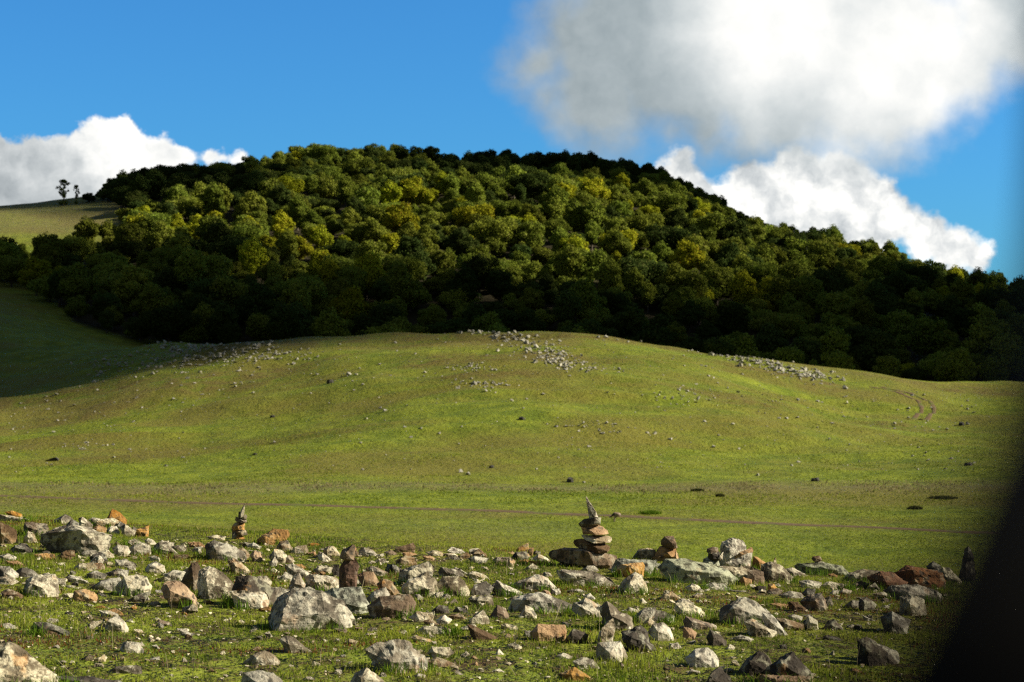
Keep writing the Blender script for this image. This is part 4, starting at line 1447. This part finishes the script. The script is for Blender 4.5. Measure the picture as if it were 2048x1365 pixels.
# flat slabs lying half sunk in the turf
n_done = 0
while n_done < 120:
    py = 1090 + 190 * _sr.random() ** 1.25
    px = _sr.uniform(0, 1880) if _sr.random() < .7 else _sr.uniform(0, 800)
    if py < np.interp(px, [0, 500, 1000, 1650, 1880], [1050, 1085, 1105, 1150, 1165]) + 4:
        continue
    p = hit(px, py, 7, crest_depth(px))
    if not p:
        continue
    wpx = 24 + 36 * _sr.random() ** 1.6
    r = wpx * p.y / F
    if min(math.hypot((p.x - f[0]) / (f[2] * .8 + r * .3), (p.y - f[1]) / (f[3] * .8 + r * .3)) for f in FOOT) < 1.0:
        continue
    col = _sr.choices('gpbtd', (36, 30, 16, 8, 10))[0]
    o = link('flat_stone', MINI[(col, _sr.randrange(3))], loc=(p.x, p.y, p.z + r * .02), rot=(_sr.uniform(-.5, .35), _sr.uniform(-.45, .45), _sr.uniform(0, 6.28)),
             scale=(r, r * _sr.uniform(.6, 1), r * _sr.uniform(.5, 1.0)))
    ROCKS.append((o, px, py, f'flat {CWORD[col]} half-sunk stone', None, 'flat stone'))
    FOOT.append((p.x, p.y, r * .45, r * .35))
    n_done += 1

# the countless small chips between them, as one mass
def build_chips():
    g = np.random.default_rng(17)
    V, Fc, n = [], [], 0
    protos = []
    for v in range(6):
        gg = random.Random(500 + v)
        H = [Vector((gg.gauss(0, 1), gg.gauss(0, 1), gg.gauss(0, 1))).normalized() for _ in range(9)]
        me = rock_mesh('chip', [Vector((p.x * .5, p.y * .45, p.z * .28)) for p in H], 1.0, 700 + v, None, 3, 1.0)
        co = np.empty(len(me.vertices) * 3, np.float32); me.vertices.foreach_get('co', co)
        t = np.empty(len(me.loops), np.int32); me.loops.foreach_get('vertex_index', t)
        protos.append((co.reshape(-1, 3), t))
    k = 0
    while k < 2300:
        px, py = g.uniform(0, 1900), g.uniform(1070, 1363)
        if g.random() > np.interp(py, [1070, 1200, 1260, 1363], [1, .9, .35, .3]):
            continue
        if py < np.interp(px, [0, 500, 1000, 1650, 1900], [1055, 1090, 1110, 1155, 1170]):
            continue
        p = hit(px, py, 7, crest_depth(px), 200)
        k += 1
        if not p:
            continue
        r = (4 + 13 * g.random() ** 2.2) * p.y / F
        co, t = protos[int(g.integers(6))]
        a, b = g.uniform(0, 6.28), g.uniform(-.4, .4)
        M = np.array(((math.cos(a), -math.sin(a), 0), (math.sin(a), math.cos(a), 0), (b, 0, 1)))
        V.append(co @ M.T * r + np.array((p.x, p.y, p.z + r * .12))); Fc.append(t + n); n += len(co)
    Fc = np.concatenate(Fc)
    me = mesh_np('stone_chips', np.vstack(V), Fc, np.full(len(Fc) // 3, 3), ROCK['p'])
    tag(link('stone_chips', me), 'small stone chips strewn through the grass of the knoll', kind='stuff')


build_chips()

RL = unique_labels([(k, r[3], rock_where(r[1], r[2]), r[1]) for k, r in enumerate(ROCKS) if not r[4]])
for k, (o, px, py, look, hero, cat) in enumerate(ROCKS):
    tag(o, hero or RL[k], cat, 'loose stones in the grass' if cat in ('stone', 'flat stone') else 'rocks strewn over the grassy knoll')


# ------------------------------------------------------------------ stones on the far hill
def build_hill_stones():
    g = random.Random(77)
    sh = []
    for v in range(7):
        pts = []
        for _ in range(12):
            p = Vector((g.gauss(0, 1), g.gauss(0, 1), g.gauss(0, 1))).normalized()
            pts.append(Vector((p.x * .5, p.y * .45, p.z * g.uniform(.26, .42))))
        sh.append(pts)
    var = []
    for v, pts in enumerate(sh):
        for col in 'pg':
            var.append((col, rock_mesh('field_stone', pts, 1.0, 300 + v, FAR_ROCK[col], 4, 1.2)))
    spots = []          # px, py, width px, where
    def cluster(x0, y0, x1, y1, sx, sy, n, wmin, wmax, where, pw=2.2):
        for _ in range(int(n * 1.5)):
            t = g.random()
            px = x0 + (x1 - x0) * t + g.gauss(0, sx); py = y0 + (y1 - y0) * t + g.gauss(0, sy)
            spots.append((px, py, wmin + (wmax - wmin) * g.random() ** pw, where))
    cl = 'in the stone patch on the hilltop'
    cluster(1000, 668, 1110, 712, 26, 8, 120, 3.5, 12, cl)
    cluster(1095, 700, 1130, 735, 16, 8, 85, 3.5, 11, cl)
    cluster(1130, 725, 1200, 742, 22, 6, 45, 3.5, 9, cl)
    cluster(900, 664, 1000, 664, 30, 3, 30, 3.5, 11, cl)
    rl = 'in the stone band down the right shoulder'
    cluster(1390, 692, 1520, 722, 20, 7, 85, 4, 11, rl)
    cluster(1500, 722, 1660, 760, 22, 6, 120, 4, 12, rl)
    cluster(1430, 700, 1640, 752, 10, 3, 60, 4, 9, rl)
    cluster(1240, 676, 1300, 680, 30, 4, 22, 4, 11, 'on the crest right of the hilltop patch')
    ll = 'in the shaded stone field on the left slope'
    cluster(210, 735, 540, 700, 36, 12, 170, 5, 11, ll)
    cluster(330, 700, 420, 692, 40, 8, 60, 5, 11, ll)
    cluster(430, 724, 620, 705, 40, 7, 50, 3.5, 9, 'on the left brow of the hill')
    cluster(910, 768, 1000, 772, 22, 6, 40, 4, 11, 'in the small group below the hilltop')
    cluster(930, 738, 960, 734, 16, 5, 22, 4, 8, 'in the small group below the hilltop')
    cluster(1330, 785, 1400, 800, 30, 10, 35, 3.5, 8, 'on the right flank of the hill')
    cluster(1150, 852, 1250, 862, 30, 6, 22, 3.5, 9, 'in the line across the middle of the hill')
    cluster(150, 895, 190, 890, 20, 4, 16, 3.5, 7, 'at the foot of the left slope')
    for _ in range(650):
        px = g.uniform(10, 1990)
        top = np.interp(px, [0, 200, 400, 550, 700, 900, 1200, 1400, 1550, 1700, 2048], [800, 755, 725, 700, 685, 676, 682, 700, 745, 775, 790])
        py = g.uniform(top, 945) if g.random() < .8 else g.uniform(top, top + 80)
        spots.append((px, py, 2.8 + 6.0 * g.random() ** 2.6, 'scattered on the ' + ('left' if px < 600 else 'middle' if px < 1300 else 'right') + (' upper' if py < 790 else ' lower') + ' hillside'))
    named = [(1140, 965, 17, 'round dark grey boulder on the meadow below the hill'), (1168, 966, 9, 'small pale stone left of the round grey boulder'), (935, 950, 12, 'pale stone standing by a cluster at the hill foot'),
             (922, 945, 12, 'pale flat stone left of the cluster at the hill foot'), (983, 936, 12, 'dark flat stone right of the cluster at the hill foot'), (1043, 840, 13, 'dark stone in the middle of the hill'),
             (1112, 854, 11, 'pale boulder left of its twin in mid hillside'), (1134, 854, 11, 'pale boulder right of its twin in mid hillside'), (1178, 895, 13, 'greenish flat boulder low on the hill'),
             (1340, 880, 14, 'pale tilted stone low on the right hillside'), (1630, 963, 19, 'two-pointed dark boulder on the right meadow'), (1923, 851, 14, 'dark boulder near the right edge of the hillside'),
             (1937, 932, 19, 'low dark boulder on the shaded right meadow'), (1695, 807, 9, 'pale boulder right of mid hillside'), (1635, 804, 9, 'grey boulder left of the pale one on the right hillside'),
             (510, 910, 11, 'pale stone with a dark shadow on the left meadow'), (660, 767, 16, 'dark low boulder on the left hillside'), (697, 751, 15, 'grey flat boulder under the left brow'),
             (375, 758, 11, 'white stone on the left slope'), (267, 845, 9, 'grey boulder on the lower left slope'), (545, 835, 12, 'dark boulder left of mid hillside'), (810, 855, 11, 'grey boulder on the lower mid hillside'),
             (770, 823, 12, 'pale boulder on mid hillside left of centre'), (822, 876, 10, 'pale boulder on the lower hillside left of centre'), (1515, 952, 9, 'small pale stone on the right meadow')]
    put = []
    for px, py, w, where in spots:
        p = hit(px, py, 100, 345)
        if p is None or not (118 < p.y < 344):
            continue
        put.append((p, 1.2 * w * p.y / F, px, where, None, w))
    put.sort(key=lambda q: -q[5])
    keep = [(hit(px, py, 100, 345), None, px, '', lab, w) for px, py, w, lab in named]
    keep = [(p, w * p.y / F, px, wh, lab, w) for p, _, px, wh, lab, w in keep if p]
    single = keep + put[:296 - len(keep)]
    rest = put[296 - len(keep):]
    for p, r, px, where, lab, w in single:
        col, me = g.choice(var)
        if lab and 'dark' in lab:
            me = DARKST
        zs = g.uniform(.8, 1.5) * (1.5 if lab and 'round' in lab else 1)
        o = link('field_stone', me, loc=(p.x, p.y, p.z + r * .10), rot=(g.uniform(-.3, .3), g.uniform(-.3, .3), g.uniform(0, 6.28)), scale=(r, r, r * zs))
        if lab:
            tag(o, lab, 'stone', 'stones on the grassy hill')
        else:
            tag(o, ('tiny' if w < 6 else 'small' if w < 8 else 'larger') + ' grey stone ' + where, 'stone', 'stones ' + where + (' s' if w < 6 else ' m' if w < 8 else ' l'))
    # the many smaller ones as one mass
    V, Fc, n = [], [], 0
    for p, r, px, where, lab, w in rest:
        col, me = g.choice(var)
        co = np.empty(len(me.vertices) * 3, np.float32); me.vertices.foreach_get('co', co); co = co.reshape(-1, 3)
        a = g.uniform(0, 6.28); M = np.array(((math.cos(a), -math.sin(a), 0), (math.sin(a), math.cos(a), 0), (0, 0, 1)))
        V.append(co @ M.T * r + np.array((p.x, p.y, p.z + r * .1)))
        t = np.empty(len(me.loops), np.int32); me.loops.foreach_get('vertex_index', t)
        Fc.append(t + n); n += len(co)
    V = np.vstack(V); Fc = np.concatenate(Fc)
    tag(link('rubble', mesh_np('rubble', V, Fc, np.full(len(Fc) // 3, 3), FAR_ROCK['p'])), 'the many lesser stones strewn on the far hill', kind='stuff')


FAR_ROCK = {}
for c_, a_, b_ in (('p', rgb(0.50, 0.47, 0.39), rgb(0.30, 0.28, 0.22)), ('g', rgb(0.34, 0.33, 0.29), rgb(0.18, 0.17, 0.15)), ('d', rgb(0.06, 0.055, 0.05), rgb(0.03, 0.028, 0.025))):
    FAR_ROCK[c_] = make_rock_mat('far_rock_' + c_, a_, b_, rgb(0.46, 0.45, 0.38), 0.5 if c_ != 'd' else 0.0, orange=0)
_pts = [Vector((math.cos(a) * math.cos(e) * .5, math.sin(a) * math.cos(e) * .45, math.sin(e) * .36)) for a in (0, .9, 1.8, 2.6, 3.5, 4.4, 5.3) for e in (-.6, .1, .7)]
DARKST = rock_mesh('field_stone', _pts, 1.0, 333, FAR_ROCK['d'], 5, 1.2)
build_hill_stones()
# low black rock with a tapering end on the left meadow
_p = hit(104, 922, 100, 300)
_s = _p.y / F
_H = [Vector((x * _s, y * _s, z * _s)) for x, z in ((-14, 0), (-14, 1), (-6, 3), (0, 6), (4, 8), (9, 8), (13, 5), (14, 0)) for y in (-5, 0, 6)]
_bo = link('black_rock', rock_mesh('black_rock', _H, 28 * _s, 5, FAR_ROCK['d'], 8, .6), loc=(_p.x, _p.y, _p.z - .03))
tag(_bo, 'low black rock with a long tapering end on the left meadow', 'rock')


# ------------------------------------------------------------------ grass of the knoll
def make_grass_mat():
    m, nt, bs = mat_new('grass_blades')
    nt.n.remove(bs)
    out = [n for n in nt.n if n.type == 'OUTPUT_MATERIAL'][0]
    at = nt.node('ShaderNodeVertexColor'); at.layer_name = 'blade'
    df = nt.node('ShaderNodeBsdfDiffuse'); tr = nt.node('ShaderNodeBsdfTranslucent'); mx = nt.node('ShaderNodeMixShader')
    nt.l.new(at.outputs[0], df.inputs[0]); nt.l.new(at.outputs[0], tr.inputs[0])
    mx.inputs[0].default_value = 0.35
    nt.l.new(df.outputs[0], mx.inputs[1]); nt.l.new(tr.outputs[0], mx.inputs[2]); nt.l.new(mx.outputs[0], out.inputs[0])
    return m


GRASS = make_grass_mat()


def blades(name, x, y, h, w, colr, g, label, lean=0.55, kind='stuff'):
    n = len(x)
    z = zfun(x, y) - 0.006
    a = g.random(n) * 2 * math.pi; b = g.random(n) * 2 * math.pi
    ln = (np.abs(g.normal(size=n)) * lean)
    dx, dy = np.cos(a), np.sin(a)                       # lean direction
    sx, sy = np.cos(b), np.sin(b)                       # blade width direction
    def at(t, wd, s):
        off = ln * h * t * t
        return np.stack((x + dx * off + s * sx * wd, y + dy * off + s * sy * wd, z + h * t * (1 - 0.25 * np.minimum(ln, 1.6) * t)), -1)
    V = np.stack((at(0, w / 2, -1), at(0, w / 2, 1), at(.55, w * .42, 1), at(.55, w * .42, -1), at(1, 0, 0)), 1).reshape(-1, 3)
    i = np.arange(n)[:, None] * 5
    f = np.hstack((i + np.array([[0, 1, 2, 3]]), i + np.array([[3, 2, 4]]))).ravel()
    tot = np.tile([4, 3], n)
    me = mesh_np(name, V, f, tot, GRASS)
    c = np.repeat(np.concatenate((colr, np.ones((n, 1))), 1), 5, axis=0).astype(np.float32)
    at_ = me.color_attributes.new('blade', 'FLOAT_COLOR', 'POINT'); at_.data.foreach_set('color', c.ravel())
    tag(link(name, me), label, kind=kind)


def build_grass():
    g = np.random.default_rng(3)
    n = 520000
    y = np.sqrt(g.random(n) * (25.0 ** 2 - 8.6 ** 2) + 8.6 ** 2)
    x = (g.random(n) * 2 - 1) * (0.285 * y + 0.25)
    px, _ = to_px(x, y, zfun(x, y))
    ok = y < np.interp(px, YC_P, YC_Y) + 1.6
    dens = fbm(x / 0.55, y / 0.55, 61, 3) * 0.9 + fbm(x / 0.14, y / 0.14, 67, 2) * 0.55 + 0.62
    ok &= g.random(n) < np.clip(dens, 0.10, 1)
    x, y = x[ok], y[ok]
    inside = np.zeros(len(x), bool); near = np.zeros(len(x))
    for (fx, fy, rx, ry) in FOOT:
        q = ((x - fx) / (rx + 1e-3)) ** 2 + ((y - fy - 0.0) / (ry + 1e-3)) ** 2
        inside |= q < 0.72
        near = np.maximum(near, np.clip(1 - (np.sqrt(q) - 0.85) / 0.35, 0, 1) * (rx > 0.10))
    ok = ~inside
    x, y, near = x[ok], y[ok], near[ok]
    n = len(x)
    hh = fbm(x / 0.7, y / 0.7, 71, 3)
    h = (0.020 + 0.026 * g.random(n) ** 1.5) * np.clip(1.0 + hh * 1.1, .5, 1.9) * (1 + near * 0.9 * g.random(n))
    w = 0.0034 + 0.0030 * g.random(n)
    t = np.clip(fbm(x / 0.9, y / 0.9, 81, 3) * 1.3 + 0.5 + g.normal(size=n) * 0.22, 0, 1)[:, None]
    c = np.array([[0.090, 0.138, 0.012]]) * (1 - t) + np.array([[0.225, 0.258, 0.030]]) * t
    red = (np.clip(fbm(x / 1.3, y / 0.8, 91, 3) * 1.9 + 0.02, 0, 0.8) * (0.4 + near * 0) > g.random(n) * 0.55)[:, None]
    rc = np.array([[0.145, 0.050, 0.022]]) * g.uniform(.6, 1.5, (n, 1))
    c = np.where(red, rc, c)
    straw = (g.random(n) < 0.12)[:, None]
    c = np.where(straw, np.array([[0.27, 0.22, 0.115]]) * g.uniform(.6, 1.2, (n, 1)), c)
    c = c * g.uniform(0.85, 1.5, (n, 1))
    h = np.where(red[:, 0], h * 0.55, h); w = np.where(red[:, 0], w * 1.9, w)
    blades('grass', x, y, h, w, c, g, 'short green grass growing between the rocks of the knoll')
    # tufts of longer grass against some of the rocks, and a few dry stalks
    T = [(f[0] + math.cos(a) * f[2] * 1.05, f[1] - abs(math.sin(a)) * f[3] * 1.1) for f in FOOT if f[2] > 0.12 for a in g.uniform(0, 6.28, 3)]
    tx, ty = np.array(T).T
    m = 26
    x = np.repeat(tx, m) + g.normal(size=len(tx) * m) * 0.035; y = np.repeat(ty, m) + g.normal(size=len(tx) * m) * 0.03
    n = len(x)
    c = np.array([[0.10, 0.175, 0.016]]) * g.uniform(.7, 1.6, (n, 1))
    blades('tall_grass', x, y, 0.04 + 0.075 * g.random(n), 0.004 + 0.003 * g.random(n), c, g, 'tufts of longer grass against the rocks', 0.7)
    n = 150
    y = g.uniform(9.2, 20, n); x = g.uniform(-1, 1, n) * 0.25 * y
    blades('dry_stalks', x, y, g.uniform(.10, .30, n), np.full(n, .0035), np.array([[0.42, 0.36, 0.22]]) * g.uniform(.7, 1.2, (n, 1)), g, 'thin dry grass stalks', 1.1)


build_grass()


def build_meadow_grass():
    """Clumps of meadow grass beyond the knoll, coarser with distance."""
    g = np.random.default_rng(8)
    n = 260000
    u = g.random(n)
    y = 68 * (330 / 68) ** (u ** 0.85)
    x = (g.random(n) * 2 - 1) * 0.29 * y
    k = fbm(x / 2.2, y / 4.0, 101, 3) + 0.6 * fbm(x / 9, y / 14, 103, 3)
    ok = k + g.normal(size=n) * 0.25 > np.where(y < 90, -0.15, 0.12)
    x, y, k = x[ok], y[ok], k[ok]
    n = len(x)
    h = (0.035 + 0.07 * g.random(n)) * (y / 110) ** 0.35 * np.where(y < 112, .6, 1)
    w = (0.03 + 0.05 * g.random(n)) * (y / 110) ** 0.6
    t = np.clip(fbm(x / 14, y / 14, 111, 3) + 0.5 + g.normal(size=n) * .25, 0, 1)[:, None]
    c = np.array([[0.112, 0.158, 0.014]]) * (1 - t) + np.array([[0.250, 0.295, 0.032]]) * t
    fresh = (np.clip((92 - y) / 12, 0, 1) * .75)[:, None]
    c = c * (1 - fresh) + np.array([[0.250, 0.330, 0.026]]) * fresh
    hillm = np.clip((y - 150) / 30, 0, 1)
    dry = (np.clip(fbm(x / 30, y / 15, 31, 4) * 2.6 + 0.15, 0, 1) * hillm * .8 > g.random(n))[:, None]
    c = np.where(dry, np.array([[0.190, 0.150, 0.036]]), c)
    strip = np.clip(1 - np.abs(y - (128 + fbm(x / 30, y / 40, 41, 2) * 8)) / 9, 0, 1)
    st = (strip * .9 > g.random(n))[:, None]
    c = np.where(st, np.array([[0.24, 0.20, 0.10]]), c)
    h = np.where(st[:, 0], h * 1.7, h)
    c = c * g.uniform(.6, 1.35, (n, 1))
    blades('meadow_grass', x, y, h, w, c, g, 'grass of the meadow and the open hill', 0.6)


build_meadow_grass()
# dark rushy clumps on the meadow at the right
_g = np.random.default_rng(15)
for px, py, wpx, lab in ((1885, 998, 60, 'low dark clump of rushes on the shaded right meadow'), (1395, 983, 26, 'thin dark tuft on the meadow right of centre'), (1440, 994, 18, 'small dark tuft below the thin one on the meadow'),
                         (1300, 1028, 44, 'bright green tuft beside the path right of the tall cairn'), (1830, 1019, 30, 'flat dark tuft on the right meadow')):
    p = hit(px, py, 70, 200); n = 1400
    r = wpx * p.y / F / 2
    ra = r * np.minimum(.45 * np.abs(_g.normal(size=n)), 1.0); an = _g.random(n) * 6.283
    x = p.x + ra * np.cos(an); y = p.y + ra * np.sin(an)
    c = (np.array([[0.10, 0.17, 0.015]]) if 'bright' in lab else np.array([[0.05, 0.055, 0.02]])) * _g.uniform(.6, 1.3, (n, 1))
    blades('grass_tuft', x, y, _g.uniform(.06, .22, n), np.full(n, .045), c, _g, lab, .6, kind='thing')
    _o = bpy.data.objects[[o.name for o in bpy.data.objects if o.name.startswith('grass_tuft')][-1]]
    tag(_o, lab, 'grass tuft')


# ------------------------------------------------------------------ the bird by the path
def skinned(name, pts, edges, radii, m, lv=2):
    me = bpy.data.meshes.new(name); me.from_pydata(pts, edges, [])
    o = bpy.data.objects.new(name, me); COL.objects.link(o)
    sk = o.modifiers.new('skin', 'SKIN'); sk.use_smooth_shade = True
    ly = me.skin_vertices[0].data
    for v, r in zip(ly, radii):
        v.radius = r if isinstance(r, tuple) else (r, r)
    ly[0].use_root = True
    ss = o.modifiers.new('sub', 'SUBSURF'); ss.levels = lv; ss.render_levels = lv
    dg = bpy.context.evaluated_depsgraph_get()
    me2 = bpy.data.meshes.new_from_object(o.evaluated_get(dg))
    bpy.data.objects.remove(o)
    me2.name = name; me2.materials.clear(); me2.materials.append(m)
    for p in me2.polygons:
        p.use_smooth = True
    return me2


def build_bird():
    m, nt, bs = mat_new('feathers')
    tc = nt.node('ShaderNodeTexCoord'); sp = nt.node('ShaderNodeSeparateXYZ'); nt.l.new(tc.outputs['Object'], sp.inputs[0])
    n = nt.noise(tc.outputs['Object'], 22, 4, .7)
    pale = nt.mix(nt.ramp(n, .4, .6), rgb(.34, .25, .21), rgb(.20, .14, .115))
    nt.l.new(nt.mix(nt.ramp(sp.outputs[0], -.09, -.01), rgb(.055, .04, .036), pale), bs.inputs['Base Color'])
    p = hit(1231, 1044, 60, 200)
    s = p.y / F * 21 / 0.52           # 21 photograph pixels across the body and head
    P = [(0.06, 0, .36), (0.18, 0, .35), (.25, 0, .30), (-.06, 0, .37), (-.14, 0, .34), (-.19, 0, .27), (-.25, 0, .235), (-.31, 0, .21),
         (-.02, .05, .24), (-.03, .06, .12), (-.04, .06, .01), (-.09, .06, .0), (-.02, -.05, .24), (-.06, -.06, .12), (-.08, -.06, .01), (-.13, -.06, .0)]
    E = [(0, 1), (1, 2), (0, 3), (3, 4), (4, 5), (5, 6), (6, 7), (0, 8), (8, 9), (9, 10), (10, 11), (0, 12), (12, 13), (13, 14), (14, 15)]
    Rr = [(.13, .13), (.12, .11), (.05, .07), (.10, .11), (.06, .06), (.035, .035), (.035, .035), (.012, .012)] + [.045, .02, .016, .014] * 2
    body = skinned('bird', P, E, Rr, m)
    o = link('bird', body, loc=(p.x, p.y, p.z), scale=(s, s, s))
    tag(o, 'pale brown ground bird with dark breast stretching its neck by the path', 'bird')


build_bird()


# ------------------------------------------------------------------ unidentified dark obstruction beside the lens, modelled as an invented bent limb
def build_obstruction():
    m, nt, bs = mat_new('obstruction_black')  # near-black stand-in surface; what the obstruction is made of is unknown
    P = nt.node('ShaderNodeTexCoord').outputs['Object']
    n = nt.noise(P, 30, 5, .7)
    nt.l.new(nt.mix(nt.ramp(n, .4, .6), rgb(.002, .0018, .0016), rgb(.004, .0036, .0032)), bs.inputs['Base Color'])
    bs.inputs['Roughness'].default_value = 1.0; bs.inputs['Specular IOR Level'].default_value = 0.05
    bump(nt, n, .6, .01, bs)
    # centre line from the seen left edge (column, row of the photograph; distance ahead) plus the radius
    r0 = .030
    edge = [(2140, -300, .34), (2108, -100, .335), (2086, 100, .33), (2068, 300, .32), (2054, 500, .30), (2026, 700, .27), (1982, 850, .235), (1910, 980, .19), (1815, 1110, .148), (1710, 1240, .116), (1612, 1365, .102), (1545, 1480, .097), (1505, 1600, .095)]
    E3 = [ray(px, py) * d for px, py, d in edge]
    line = []
    for i, q in enumerate(E3):
        T = E3[min(i + 1, len(E3) - 1)] - E3[max(i - 1, 0)]
        N = q.cross(T).normalized()
        if N.x < 0:
            N = -N
        c_ = q + N * r0
        line.append((c_.x, c_.y, CAM_Z + c_.z, r0))
    x, y, z, r = line[-1]
    low = [(x + .003, y, z - .03, r0 + .002), (x + .008, y, z - .12, r0 + .006), (x + .02, y + .01, z - .4, r0 + .014), (x + .04, y + .02, z - .9, r0 + .03), (x + .05, y + .03, zpt(x, y) + .12, r0 + .05), (x + .05, y + .03, zpt(x, y) - .15, r0 + .10)]
    x, y, z, r = line[0]
    up = [(x + .05, y + .40, z + .9, .016), (x + .035, y + .24, z + .5, .022), (x + .012, y + .09, z + .2, .027), (x + .003, y + .02, z + .06, r0)]
    S = up + line + low
    S = S[::-1]
    me = tubes_mesh('dark_obstruction', [[tuple(v) for v in S]], m, 20)
    tag(link('dark_obstruction', me), 'unidentified black shape close to the camera, blurred along the right edge', 'tree trunk')


build_obstruction()
